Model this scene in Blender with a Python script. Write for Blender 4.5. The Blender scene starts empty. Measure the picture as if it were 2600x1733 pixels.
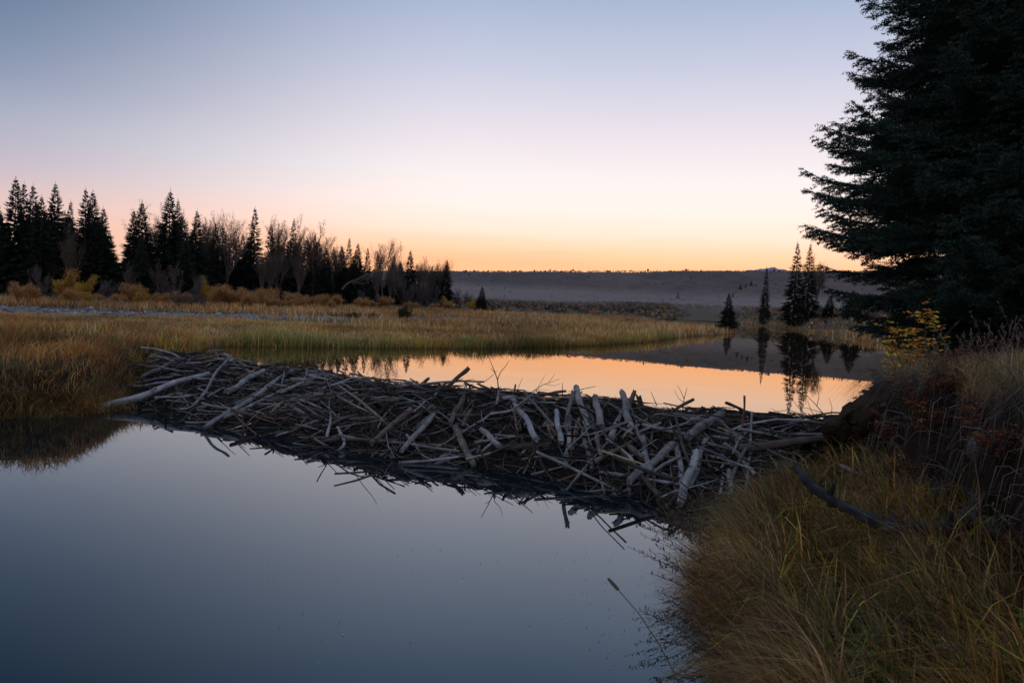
import bpy, math, random
import numpy as np
from mathutils import Vector, Matrix
from mathutils.bvhtree import BVHTree

rng = np.random.default_rng(7)
random.seed(7)
scene = bpy.context.scene
COL = scene.collection
PI = math.pi

# ------------------------------------------------------------------ camera
CAM_H = 2.2            # eye above the lower pond
POND = 0.68            # level of the upper pond
F = 1045.0             # focal length in picture units (1344 wide), 28 mm
PITCH, ROLL = math.radians(2.27), math.radians(2.43)
cd = bpy.data.cameras.new('camera')
cam = bpy.data.objects.new('camera', cd)
COL.objects.link(cam)
cd.sensor_width = 36
cd.lens = 28
cd.clip_end = 20000
cd.clip_start = 0.05
RM = Matrix.Rotation(PI/2 - PITCH, 3, 'X') @ Matrix.Rotation(ROLL, 3, 'Z')
cam.matrix_world = Matrix.Translation((0, 0, CAM_H)) @ RM.to_4x4()
cd.dof.use_dof = True
cd.dof.focus_distance = 11.0
cd.dof.aperture_fstop = 4.0
scene.camera = cam
RN = np.array(RM)
EYE = np.array([0, 0, CAM_H])


def ray(x, y):
    d = RN @ np.array([(x - 672) / F, (448 - y) / F, -1.0])
    return d / np.linalg.norm(d)


def pz(x, y, z):                       # point of the ground plane at height z seen at x, y
    d = ray(x, y)
    return EYE + d * ((z - CAM_H) / d[2])


def pd(x, y, Y):                       # point seen at x, y at distance Y ahead
    d = ray(x, y)
    return EYE + d * (Y / d[1])


def sstep(a, b, x):
    t = np.clip((np.asarray(x, float) - a) / (b - a), 0, 1)
    return t * t * (3 - 2 * t)


# ------------------------------------------------------------------ materials
def mat(name):
    m = bpy.data.materials.new(name)
    m.use_nodes = True
    nt = m.node_tree
    return m, nt, nt.nodes, nt.links, nt.nodes['Principled BSDF']


def ramp(N, stops, interp='LINEAR'):
    r = N.new('ShaderNodeValToRGB')
    r.color_ramp.interpolation = interp
    e = r.color_ramp.elements
    e[0].position, e[0].color = stops[0][0], (*stops[0][1], 1)
    e[1].position, e[1].color = stops[-1][0], (*stops[-1][1], 1)
    for p, c in stops[1:-1]:
        x = e.new(p)
        x.color = (*c, 1)
    return r


def noise(N, L, scale, detail=4, rough=0.6, vec=None):
    n = N.new('ShaderNodeTexNoise')
    n.inputs['Scale'].default_value = scale
    n.inputs['Detail'].default_value = detail
    n.inputs['Roughness'].default_value = rough
    if vec is not None:
        L.new(vec, n.inputs['Vector'])
    return n


def mixc(N, L, fac, a, b, kind='MIX'):
    m = N.new('ShaderNodeMix')
    m.data_type = 'RGBA'
    m.blend_type = kind
    for sock, v in ((m.inputs[0], fac), (m.inputs[6], a), (m.inputs[7], b)):
        if isinstance(v, (int, float)):
            sock.default_value = v
        elif isinstance(v, tuple):
            sock.default_value = (*v, 1)
        else:
            L.new(v, sock)
    return m.outputs[2]


def bump(N, L, B, height, strength=0.5, dist=0.02):
    b = N.new('ShaderNodeBump')
    b.inputs['Strength'].default_value = strength
    b.inputs['Distance'].default_value = dist
    L.new(height, b.inputs['Height'])
    L.new(b.outputs['Normal'], B.inputs['Normal'])


def m_ground(name, stops, scale=0.6, fine=9.0, rough=0.95, bs=0.6):
    m, nt, N, L, B = mat(name)
    g = N.new('ShaderNodeNewGeometry').outputs['Position']
    a = noise(N, L, scale, 6, 0.65, g)
    b = noise(N, L, fine, 6, 0.7, g)
    r = ramp(N, stops)
    add = N.new('ShaderNodeMath')
    add.operation = 'MULTIPLY_ADD'
    L.new(b.outputs[0], add.inputs[0])
    add.inputs[1].default_value = 0.5
    sub = N.new('ShaderNodeMath')
    sub.operation = 'MULTIPLY'
    L.new(a.outputs[0], sub.inputs[0])
    sub.inputs[1].default_value = 0.55
    L.new(sub.outputs[0], add.inputs[2])
    L.new(add.outputs[0], r.inputs[0])
    L.new(r.outputs[0], B.inputs['Base Color'])
    B.inputs['Roughness'].default_value = rough
    B.inputs['Specular IOR Level'].default_value = 0.15
    bump(N, L, B, b.outputs[0], bs, 0.05)
    return m


def m_wood(name, stops, seedscale=1.0, lich=None, rough=0.8):
    """weathered wood: streaks run along the stick (UV v), ends and underside darker through noise only"""
    m, nt, N, L, B = mat(name)
    uv = N.new('ShaderNodeUVMap').outputs[0]
    oi = N.new('ShaderNodeObjectInfo')
    mp = N.new('ShaderNodeMapping')
    mp.inputs['Scale'].default_value = (14, 1.3, 1)
    L.new(uv, mp.inputs[0])
    cmb = N.new('ShaderNodeCombineXYZ')
    mul = N.new('ShaderNodeMath')
    mul.operation = 'MULTIPLY'
    mul.inputs[1].default_value = 37
    L.new(oi.outputs['Random'], mul.inputs[0])
    for k in range(3):
        L.new(mul.outputs[0], cmb.inputs[k])
    L.new(cmb.outputs[0], mp.inputs['Location'])
    a = noise(N, L, 2.2, 8, 0.7, mp.outputs[0])
    g = N.new('ShaderNodeNewGeometry').outputs['Position']
    b = noise(N, L, 5.0, 4, 0.6, g)
    mx = N.new('ShaderNodeMath')
    mx.operation = 'MULTIPLY_ADD'
    L.new(b.outputs[0], mx.inputs[0])
    mx.inputs[1].default_value = 0.6
    m2 = N.new('ShaderNodeMath')
    m2.operation = 'MULTIPLY'
    L.new(a.outputs[0], m2.inputs[0])
    m2.inputs[1].default_value = 0.5
    L.new(m2.outputs[0], mx.inputs[2])
    r = ramp(N, stops)
    L.new(mx.outputs[0], r.inputs[0])
    var = N.new('ShaderNodeMapRange')
    L.new(oi.outputs['Random'], var.inputs[0])
    var.inputs[3].default_value = 0.62
    var.inputs[4].default_value = 1.2
    c = mixc(N, L, 1.0, r.outputs[0], var.outputs[0], 'MULTIPLY')
    if lich:
        s = noise(N, L, 30.0, 3, 0.5, g)
        rr = ramp(N, [(0.58, (0, 0, 0)), (0.66, (1, 1, 1))])
        L.new(s.outputs[0], rr.inputs[0])
        c = mixc(N, L, rr.outputs[0], c, lich)
    # wet dark band just above the water
    sx = N.new('ShaderNodeSeparateXYZ')
    L.new(g, sx.inputs[0])
    wet = N.new('ShaderNodeMapRange')
    L.new(sx.outputs[2], wet.inputs[0])
    wet.inputs[1].default_value = -0.02
    wet.inputs[2].default_value = 0.12
    wet.inputs[3].default_value = 0.35
    wet.inputs[4].default_value = 1.0
    c = mixc(N, L, 1.0, c, wet.outputs[0], 'MULTIPLY')
    L.new(c, B.inputs['Base Color'])
    B.inputs['Roughness'].default_value = rough
    B.inputs['Specular IOR Level'].default_value = 0.25
    bump(N, L, B, a.outputs[0], 0.9, 0.012)
    return m


def m_vcol(name, rough=0.7, trans=0.0, spec=0.2):
    """plants: colour per blade or leaf"""
    m, nt, N, L, B = mat(name)
    a = N.new('ShaderNodeVertexColor')
    a.layer_name = 'Col'
    L.new(a.outputs[0], B.inputs['Base Color'])
    B.inputs['Roughness'].default_value = rough
    B.inputs['Specular IOR Level'].default_value = spec
    if trans:
        t = N.new('ShaderNodeBsdfTranslucent')
        L.new(a.outputs[0], t.inputs[0])
        mx = N.new('ShaderNodeMixShader')
        mx.inputs[0].default_value = trans
        L.new(B.outputs[0], mx.inputs[1])
        L.new(t.outputs[0], mx.inputs[2])
        L.new(mx.outputs[0], N['Material Output'].inputs[0])
    return m


def m_water(name, deep, rip, rough, ior, tint):
    m, nt, N, L, B = mat(name)
    N.remove(B)
    df = N.new('ShaderNodeBsdfDiffuse')
    df.inputs[0].default_value = (*deep, 1)
    gl = N.new('ShaderNodeBsdfGlossy')
    gl.inputs['Color'].default_value = (*tint, 1)
    gl.inputs['Roughness'].default_value = rough
    fr = N.new('ShaderNodeFresnel')
    fr.inputs['IOR'].default_value = ior
    mx = N.new('ShaderNodeMixShader')
    L.new(fr.outputs[0], mx.inputs[0])
    L.new(df.outputs[0], mx.inputs[1])
    L.new(gl.outputs[0], mx.inputs[2])
    L.new(mx.outputs[0], N['Material Output'].inputs[0])
    g = N.new('ShaderNodeNewGeometry').outputs['Position']
    mp = N.new('ShaderNodeMapping')
    mp.inputs['Scale'].default_value = (1, 0.45, 1)
    L.new(g, mp.inputs[0])
    n = noise(N, L, 1.3, 3, 0.5, mp.outputs[0])
    n2 = noise(N, L, .17, 2, 0.5, g)
    mm = N.new('ShaderNodeMath')
    mm.operation = 'MULTIPLY'
    L.new(n.outputs[0], mm.inputs[0])
    L.new(n2.outputs[0], mm.inputs[1])
    b = N.new('ShaderNodeBump')
    b.inputs['Strength'].default_value = rip
    b.inputs['Distance'].default_value = .03
    L.new(mm.outputs[0], b.inputs['Height'])
    for q in (gl, fr, df):
        L.new(b.outputs[0], q.inputs['Normal'])
    return m


M = {}
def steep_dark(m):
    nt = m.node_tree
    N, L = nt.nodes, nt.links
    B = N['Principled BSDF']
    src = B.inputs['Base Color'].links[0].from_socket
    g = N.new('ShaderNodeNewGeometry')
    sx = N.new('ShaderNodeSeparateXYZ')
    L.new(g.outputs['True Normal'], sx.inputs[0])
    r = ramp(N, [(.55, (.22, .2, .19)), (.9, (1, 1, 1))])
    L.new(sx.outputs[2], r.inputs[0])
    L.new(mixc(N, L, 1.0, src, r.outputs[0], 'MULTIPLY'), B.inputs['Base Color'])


M['soil'] = m_ground('meadow_soil', [(0.25, (.030, .022, .012)), (0.5, (.075, .052, .026)), (0.75, (.12, .085, .045))])
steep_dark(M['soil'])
M['mud'] = m_ground('dark_mud', [(0.3, (.003, .0025, .002)), (0.6, (.011, .009, .007)), (0.8, (.025, .02, .016))], 2.0, 20)
M['peat'] = m_ground('peat', [(0.3, (.012, .008, .006)), (0.55, (.035, .024, .017)), (0.8, (.06, .042, .03))], 3.0, 30)
M['gravel'] = m_ground('river_gravel', [(0.3, (.07, .07, .075)), (0.5, (.14, .138, .15)), (0.75, (.25, .245, .26))], 1.2, 8)
M['hill'] = m_ground('hill_sage', [(0.32, (.055, .045, .048)), (0.44, (.088, .068, .068)), (0.54, (.116, .088, .082)), (0.7, (.17, .125, .105))], 0.009, 0.09, bs=0.5)
M['snow'] = m_ground('snowy_rock', [(0.42, (.12, .115, .16)), (0.52, (.22, .215, .28)), (0.75, (.38, .37, .42))], 0.002, 0.01, bs=0.1)
M['stone'] = m_ground('pond_stone', [(0.3, (.05, .05, .052)), (0.5, (.11, .11, .115)), (0.75, (.19, .19, .2))], 4.0, 30, rough=.85)
M['w_grey'] = m_wood('driftwood_grey', [(0.36, (.03, .027, .027)), (0.47, (.125, .12, .122)), (0.6, (.232, .222, .22)), (0.72, (.335, .332, .345))])
M['w_pale'] = m_wood('driftwood_pale', [(0.36, (.06, .056, .056)), (0.47, (.20, .195, .2)), (0.6, (.32, .315, .325)), (0.72, (.44, .44, .46))])
M['w_brown'] = m_wood('driftwood_brown', [(0.3, (.045, .032, .026)), (0.5, (.105, .078, .062)), (0.7, (.19, .15, .125))])
M['w_dark'] = m_wood('driftwood_dark', [(0.3, (.02, .015, .013)), (0.5, (.055, .043, .037)), (0.7, (.11, .09, .08))])
M['w_tan'] = m_wood('peeled_tan', [(0.3, (.14, .10, .065)), (0.5, (.28, .21, .14)), (0.7, (.38, .30, .21))])
M['w_red'] = m_wood('bark_red', [(0.3, (.07, .035, .025)), (0.5, (.15, .08, .058)), (0.7, (.24, .15, .12))])
M['w_lich'] = m_wood('driftwood_lichen', [(0.3, (.06, .05, .042)), (0.5, (.13, .115, .10)), (0.7, (.2, .185, .165))], lich=(.34, .30, .2))
M['bark'] = m_wood('black_bark', [(0.38, (.004, .004, .004)), (0.52, (.016, .016, .017)), (0.68, (.055, .056, .06))])
M['trunk'] = m_wood('tree_bark', [(0.3, (.02, .016, .013)), (0.5, (.05, .04, .034)), (0.7, (.09, .075, .062))])
M['palebark'] = m_wood('aspen_bark', [(0.3, (.07, .062, .058)), (0.5, (.12, .105, .098)), (0.7, (.17, .15, .14))])
M['grass'] = m_vcol('grass_blade', 0.75, 0.30)
M['leaf'] = m_vcol('leaf', 0.6, 0.35)
M['needle'] = m_vcol('needle', 0.6, 0.0, 0.25)
M['twig'] = m_vcol('twig', 0.85, 0.0)
M['cloth'] = m_vcol('cloth', 0.9, 0.0)
M['water_low'] = m_water('calm_lower_water', (.003, .008, .012), 0.06, 0.012, 2.1, (.93, .99, 1))
M['water_up'] = m_water('calm_upper_water', (.035, .024, .016), 0.05, 0.012, 2.4, (1, .93, .80))


# ------------------------------------------------------------------ mesh helpers
class MB:
    """collects vertices, faces, colours and uvs; build() links them as ONE mesh object"""

    def __init__(s):
        s.v, s.f, s.n, s.c, s.uv = [], [], 0, [], []

    def add(s, v, faces, col=None, uv=None):
        v = np.asarray(v, np.float32).reshape(-1, 3)
        for fa in faces:
            if len(fa):
                s.f.append(np.asarray(fa, np.int64) + s.n)
        s.v.append(v)
        s.n += len(v)
        if col is not None:
            col = np.asarray(col, np.float32)
            if col.ndim == 1:
                col = np.tile(col, (len(v), 1))
            s.c.append(col[:, :3])
        if uv is not None:
            s.uv.append(np.asarray(uv, np.float32))

    def mesh(s, name, material, smooth=True):
        me = bpy.data.meshes.new(name)
        v = np.concatenate(s.v)
        idx = np.concatenate([f.ravel() for f in s.f])
        tot = np.concatenate([np.full(len(f), f.shape[1]) for f in s.f])
        start = np.concatenate([[0], np.cumsum(tot)[:-1]])
        me.vertices.add(len(v))
        me.vertices.foreach_set('co', v.ravel())
        me.loops.add(len(idx))
        me.loops.foreach_set('vertex_index', idx.astype(np.int32))
        me.polygons.add(len(tot))
        me.polygons.foreach_set('loop_start', start.astype(np.int32))
        me.polygons.foreach_set('loop_total', tot.astype(np.int32))
        me.update(calc_edges=True)
        if s.c and sum(len(c) for c in s.c) == len(v):
            a = me.color_attributes.new('Col', 'FLOAT_COLOR', 'POINT')
            c4 = np.ones((len(v), 4), np.float32)
            c4[:, :3] = np.concatenate(s.c)
            a.data.foreach_set('color', c4.ravel())
        if s.uv and sum(len(c) for c in s.uv) == len(v):
            u = me.uv_layers.new(name='UVMap')
            uvv = np.concatenate(s.uv)[idx]
            u.data.foreach_set('uv', uvv.astype(np.float32).ravel())
        me.polygons.foreach_set('use_smooth', np.full(len(tot), smooth, dtype=bool))
        me.materials.append(material)
        me.validate()
        return me

    def build(s, name, material, parent=None, smooth=True):
        o = bpy.data.objects.new(name, s.mesh(name, material, smooth))
        COL.objects.link(o)
        o.parent = parent
        return o


def tag(o, label=None, cat=None, group=None, kind=None):
    for k, val in (('label', label), ('category', cat), ('group', group), ('kind', kind)):
        if val:
            o[k] = val
    return o


def root(name, loc, rz=0, sc=1.0):
    o = bpy.data.objects.new(name, None)
    o.empty_display_size = 0.2
    COL.objects.link(o)
    o.location = loc
    o.rotation_euler = (0, 0, rz)
    o.scale = (sc, sc, sc) if isinstance(sc, (int, float)) else sc
    return o


def tube(mb, pts, rad, k=8, col=None, wob=0.0, caps=True, ragged=0.0):
    pts = np.asarray(pts, float)
    n = len(pts)
    rad = np.broadcast_to(np.asarray(rad, float), (n,))
    tan = np.gradient(pts, axis=0)
    tan /= np.linalg.norm(tan, axis=1)[:, None] + 1e-9
    up = np.array([0, 0, 1.0]) if abs(tan[0][2]) < 0.9 else np.array([1.0, 0, 0])
    a = np.arange(k) * 2 * PI / k
    prof = 1 + wob * rng.normal(size=k)
    vs = []
    s0 = np.cross(tan[0], up)
    s0 /= np.linalg.norm(s0)
    for i in range(n):
        s = s0 - tan[i] * np.dot(s0, tan[i])
        s /= np.linalg.norm(s) + 1e-9
        s0 = s
        t = np.cross(tan[i], s)
        r = rad[i] * prof * (1 + wob * 0.5 * rng.normal(size=k))
        ring = pts[i] + np.outer(np.cos(a) * r, s) + np.outer(np.sin(a) * r, t)
        if ragged and i in (0, n - 1):
            ring += np.outer(rng.uniform(-1, 1, k) * ragged * rad[i], tan[i])
        vs.append(ring)
    v = np.concatenate(vs)
    i0 = np.arange(n - 1)[:, None] * k
    j = np.arange(k)[None, :]
    j2 = (j + 1) % k
    q = np.stack([i0 + j, i0 + j2, i0 + k + j2, i0 + k + j], -1).reshape(-1, 4)
    d = np.concatenate([[0], np.cumsum(np.linalg.norm(np.diff(pts, axis=0), axis=1))])
    uv = np.stack([np.tile(0.5 - 0.5 * np.cos(a), n) * 0.5 + 0.1, np.repeat(d, k)], -1)
    faces = [q]
    if caps:
        v = np.concatenate([v, vs[0], vs[-1], [vs[0].mean(0)], [vs[-1].mean(0)]])
        uv = np.concatenate([uv, uv[:k] + [.3, 0], uv[:k] + [.3, 0], [[.5, .1]], [[.5, .1]]])
        jj = np.arange(k)
        o = n * k
        faces.append(np.stack([np.full(k, o + 2 * k), o + (jj + 1) % k, o + jj], -1))
        faces.append(np.stack([np.full(k, o + 2 * k + 1), o + k + jj, o + k + (jj + 1) % k], -1))
    mb.add(v, faces, None if col is None else np.asarray(col), uv)


def curve(a, b, n=6, sag=0.0, wig=0.03):
    """points of a natural stick from a to b"""
    a, b = np.asarray(a, float), np.asarray(b, float)
    t = np.linspace(0, 1, n)
    p = a + (b - a) * t[:, None]
    L = np.linalg.norm(b - a)
    ph = rng.uniform(0, 6, 3)
    w = np.stack([np.sin(t * PI * 1.3 + ph[k]) + 0.5 * np.sin(t * PI * 3.1 + ph[k] * 2) for k in range(3)], -1)
    w -= w[0] + (w[-1] - w[0]) * t[:, None]
    p += w * L * wig
    p[:, 2] -= sag * 4 * t * (1 - t) * L
    return p


def cards(mb, P, D, Ln, W, col, Nn=None):
    """thin pointed leaves: P base, D direction, Ln length, W width"""
    n = len(P)
    if Nn is None:
        Nn = rng.normal(size=(n, 3))
    S = np.cross(D, Nn)
    S /= np.linalg.norm(S, axis=1)[:, None] + 1e-9
    Ln = np.broadcast_to(Ln, (n,))[:, None]
    W = np.broadcast_to(W, (n,))[:, None]
    v = np.stack([P, P + D * Ln * .45 + S * W * .5, P + D * Ln, P + D * Ln * .45 - S * W * .5], 1).reshape(-1, 3)
    q = np.arange(n * 4).reshape(-1, 4)
    mb.add(v, [q], np.repeat(col, 4, axis=0))


def tris(mb, P, D, Ln, W, col):
    n = len(P)
    Nn = rng.normal(size=(n, 3))
    S = np.cross(D, Nn)
    S /= np.linalg.norm(S, axis=1)[:, None] + 1e-9
    Ln = np.broadcast_to(Ln, (n,))[:, None]
    W = np.broadcast_to(W, (n,))[:, None]
    v = np.stack([P - S * W * .5, P + S * W * .5, P + D * Ln], 1).reshape(-1, 3)
    mb.add(v, [np.arange(n * 3).reshape(-1, 3)], np.repeat(col, 3, axis=0))


def grass_blades(mb, P, H, lean, leandir, W, col, droop=1.0):
    """P roots (n,3); H lengths; lean 0..1.5 how far the tip bends over; leandir angle"""
    n = len(P)
    dx, dy = np.cos(leandir), np.sin(leandir)
    face = rng.uniform(0, 2 * PI, n)
    S = np.stack([np.cos(face), np.sin(face), np.zeros(n)], -1)
    ts = [0, .35, .7, 1.0]
    ws = [1.0, .85, .55, 0]
    rings = []
    for t, w in zip(ts, ws):
        b = lean * t ** 1.7
        hz = t * np.cos(np.minimum(b, 2.2) * .75) * np.ones(n)
        off = np.sin(np.minimum(b, 2.2) * .8) * t
        c = P + np.stack([dx * off * H, dy * off * H, hz * H], -1)
        if w > 0:
            rings += [c - S * (W * w * .5)[:, None], c + S * (W * w * .5)[:, None]]
        else:
            rings += [c]
    v = np.stack(rings, 1).reshape(-1, 3)
    b = (np.arange(n) * 7)[:, None]
    q = np.concatenate([b + [0, 1, 3, 2], b + [2, 3, 5, 4]])
    t3 = b + np.array([4, 5, 6])
    shade = np.array([.5, .5, .85, .85, 1, 1, 1.1])  # root shade painted into each blade's colour
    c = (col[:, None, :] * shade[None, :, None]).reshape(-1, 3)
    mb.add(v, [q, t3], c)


def pick(palette, n, jit=0.2):
    pal = np.array([p[0] for p in palette], float)
    w = np.array([p[1] for p in palette], float)
    c = pal[rng.choice(len(pal), n, p=w / w.sum())]
    return np.clip(c * (1 + jit * rng.normal(size=(n, 1))) * (1 + .06 * rng.normal(size=(n, 3))), .003, .9)


# ------------------------------------------------------------------ plan of the ground
def poly_sd(X, Y, poly):
    """signed distance, negative inside"""
    X = np.asarray(X, float)
    Y = np.asarray(Y, float)
    d = np.full(X.shape, 1e9)
    ins = np.zeros(X.shape, bool)
    m = len(poly)
    for i in range(m):
        ax, ay = poly[i]
        bx, by = poly[(i + 1) % m]
        ex, ey = bx - ax, by - ay
        t = np.clip(((X - ax) * ex + (Y - ay) * ey) / (ex * ex + ey * ey + 1e-12), 0, 1)
        d = np.minimum(d, np.hypot(X - ax - t * ex, Y - ay - t * ey))
        cnd = (ay > Y) != (by > Y)
        with np.errstate(divide='ignore', invalid='ignore'):
            xx = (bx - ax) * (Y - ay) / (by - ay) + ax
        ins ^= cnd & (X < xx)
    return np.where(ins, -d, d)


xy = lambda p: (float(p[0]), float(p[1]))
CREST_Z = 0.74
crest_px = [(215, 465), (260, 467), (300, 472), (350, 480), (400, 487), (450, 494), (500, 502), (550, 508), (600, 512), (650, 516),
            (700, 521), (750, 525), (800, 530), (850, 535), (900, 542), (950, 546), (1000, 550), (1050, 555), (1110, 561)]
toe_px = [(170, 532), (240, 552), (300, 563), (350, 572), (400, 582), (450, 592), (500, 598), (550, 603), (600, 609), (650, 614),
          (700, 622), (750, 634), (800, 646), (850, 655), (900, 662), (950, 662), (1000, 657), (1040, 645), (1085, 625)]
CREST = np.array([pz(x, y, CREST_Z) for x, y in crest_px])
TOE = np.array([pz(x, y, 0.0) for x, y in toe_px])

# lower pond
Ykey = [1, 3.0, 4.8, 6.0, 6.8, 7.6, 8.5, 9.4, 10.2, 11.5, 14, 18, 30]
XSH = [1.45, 1.5, 1.66, 1.8, 1.9, 2.3, 2.9, 3.45, 4.3, 4.9, 6.1, 8.0, 13]
sh_ = lambda Y: np.interp(Y, Ykey, XSH)
shoreR_px = [(1000, 655), (965, 690), (940, 722), (908, 752), (905, 775), (915, 810), (925, 850), (935, 900)]
shoreR = [(float(sh_(y)), y) for y in (9.2, 8.5, 7.6, 7.2, 6.8, 6.4, 6.0, 5.4, 4.8, 4.0)]
shoreL = [xy(pz(x, y, 0)) for x, y in [(170, 532), (120, 542), (60, 547), (0, 549), (-120, 552)]]
LOWER = ([xy(c) for c in CREST] + shoreR + [(1.5, 3.2), (1.45, 1.5), (1.45, -6), (-60, -6), (-60, 9), (-22, 11.5)] + shoreL[::-1])
# upper pond
upL = [xy(pz(x, y, POND)) for x, y in [(262, 463), (275, 456), (330, 455), (450, 457), (560, 458), (700, 457), (780, 454), (840, 450), (904, 442)]]
UPPER = ([xy(c) for c in CREST[::-1]] + upL + [(24.5, 86), (26, 100), (30, 130), (45, 200), (75, 330), (110, 480), (120, 480), (92, 330), (66, 210),
         (53, 148), (42, 104), (33, 76), (24, 54), (17, 38), (10.9, 25), (7.6, 17.5), (6.0, 14.0)])

Ykey = [1, 3.0, 4.8, 6.0, 6.8, 7.6, 8.5, 9.4, 10.2, 11.5, 14, 18, 30]
XSH = [1.25, 1.3, 1.5, 1.72, 1.85, 2.3, 2.9, 3.45, 4.3, 4.9, 6.1, 8.0, 13]
XFT = [3.2, 3.3, 3.55, 3.75, 3.9, 4.05, 4.2, 4.3, 4.45, 4.98, 6.15, 8.05, 13]
ft = lambda Y: np.interp(Y, Ykey, XFT)
sh = lambda Y: np.interp(Y, Ykey, XSH)


def vnoise(x, y, s, seed=0):
    r = np.random.default_rng(seed)
    out = np.zeros(np.shape(x))
    for k in range(5):
        a = r.uniform(0, 2 * PI)
        f = s * (1.0 + 0.9 * k)
        out += np.sin((np.cos(a) * x + np.sin(a) * y) * f + r.uniform(0, 6)) * np.sin((np.cos(a + 1.7) * x + np.sin(a + 1.7) * y) * f * .8 + r.uniform(0, 6)) / (1 + .7 * k)
    return out


def height(X, Y):
    X = np.asarray(X, float)
    Y = np.asarray(Y, float)
    dl = poly_sd(X, Y, LOWER)
    du = poly_sd(X, Y, UPPER)
    land = .78 + .2 * sstep(45, 80, Y) + .5 * sstep(90, 150, Y) + .5 * sstep(140, 220, Y) + 0.014 * np.maximum(Y - 150, 0) + .035 * vnoise(X, Y, .45, 1) + .12 * sstep(-6, -8, X) * (1 - sstep(22, 30, Y))
    land = land + 1.9 * sstep(34, 62, X) * sstep(110, 165, Y)
    # right bank: low bench, steep cut face, plateau that climbs under the spruces
    f = ft(Y)
    w = np.maximum(f - sh(Y), .4)
    bench = 0.08 + 0.42 * sstep(0, 1, (X - sh(Y)) / w) + .03 * vnoise(X, Y, 3.0, 4)
    facew = 0.45
    lip = np.interp(Y, [3, 6, 9, 10.2, 12, 30], [1.75, 1.6, 1.42, 1.25, 1.1, 1.0])
    face = sstep(0, facew, X - f - .08 * vnoise(X, Y, 2.5, 8))
    plat = lip + 0.115 * np.clip(X - f - facew, 0, 9) + .05 * vnoise(X, Y, 1.1, 5)
    rb = bench + (plat - bench) * face
    rb = rb + .10 * vnoise(X, Y, 5.5, 14) * face * (1 - sstep(.6, 1.2, X - f)) + .05 * vnoise(X, Y, 9.0, 15) * sstep(-.3, .1, X - f) * (1 - sstep(.6, 1.2, X - f))
    wr = sstep(-0.5, 0.0, X - sh(Y)) * (1 - sstep(16, 40, Y)) * sstep(0, .5, X)
    land = land * (1 - wr) + rb * wr
    wl = 0.15 * (X > 0) + (X <= 0) * 1.0
    h = land
    h = np.where(dl < 0, np.maximum(-0.8, dl * .9) - .02, h)
    hl = 0.0 + (land - 0.0) * sstep(0, 1, np.clip(dl, 0, 5) / wl)
    near = (dl >= 0) & (Y < 30)
    h = np.where(near, np.minimum(h, hl), h)
    h = np.where((du < 0) & (dl >= 0), POND + np.maximum(-0.8, du * .8) - .02, h)
    rise = np.where((X > 20) & (Y > 40), 14.0, 1.0)
    hu = POND - .005 + np.maximum(land - POND, .05) * sstep(0, 1, np.clip(du, 0, 20) / rise)
    h = np.where((du >= 0) & (dl > 1.0), np.where(land > POND, np.minimum(np.maximum(hu, POND - .005), np.maximum(land, POND)), h), h)
    return h


def axis(parts):
    out = []
    for a, b, s in parts:
        out.append(np.arange(a, b, s))
    return np.unique(np.concatenate(out + [[parts[-1][1]]]))


xs = axis([(-900, -150, 60), (-150, -60, 12), (-60, -14, 1.6), (-14, -6, .25), (-6, .6, .6), (.6, 6, .09), (6, 14, .35), (14, 60, 1.6), (60, 150, 6), (150, 900, 60)])
ys = axis([(-30, 1, 3), (1, 3.5, .4), (3.5, 11.5, .09), (11.5, 20, .25), (20, 50, .9), (50, 160, 2.5), (160, 660, 12)])
GX, GY = np.meshgrid(xs, ys)
GZ = height(GX, GY)
nx, ny = len(xs), len(ys)


def hz(x, y):
    i = int(np.clip(np.searchsorted(xs, x) - 1, 0, nx - 2))
    j = int(np.clip(np.searchsorted(ys, y) - 1, 0, ny - 2))
    u = (x - xs[i]) / (xs[i + 1] - xs[i])
    v = (y - ys[j]) / (ys[j + 1] - ys[j])
    return float((GZ[j, i] * (1 - u) + GZ[j, i + 1] * u) * (1 - v) + (GZ[j + 1, i] * (1 - u) + GZ[j + 1, i + 1] * u) * v)


def grid_faces(nx, ny):
    i = np.arange(ny - 1)[:, None] * nx + np.arange(nx - 1)[None, :]
    return np.stack([i, i + 1, i + nx + 1, i + nx], -1).reshape(-1, 4)


mb = MB()
mb.add(np.stack([GX, GY, GZ], -1).reshape(-1, 3), [grid_faces(nx, ny)])
ground = tag(mb.build('ground', M['soil']), kind='structure')
GBV = BVHTree.FromPolygons([tuple(v) for v in np.stack([GX, GY, GZ], -1).reshape(-1, 3)], [tuple(f) for f in grid_faces(nx, ny)])


def sheet(name, poly, z, m):
    me = bpy.data.meshes.new(name)
    me.from_pydata([(x, y, z) for x, y in poly], [], [list(range(len(poly)))])
    me.materials.append(m)
    o = bpy.data.objects.new(name, me)
    COL.objects.link(o)
    return tag(o, kind='structure')


CX = [xy(c) for c in CREST]
sheet('lower_pond_water', [(-60, -6), (6, -6), (6, 9.0)] + CX[::-1] + [(-9.5, 17.5), (-60, 17.5)], 0.0, M['water_low'])
sheet('upper_pond_water', CX + [(6.4, 11.8), (14, 22), (30, 50), (50, 80), (140, 330), (140, 490), (60, 490), (20, 150), (-14, 60), (-10, 22), (-8.0, 18.6)], POND, M['water_up'])

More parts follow.
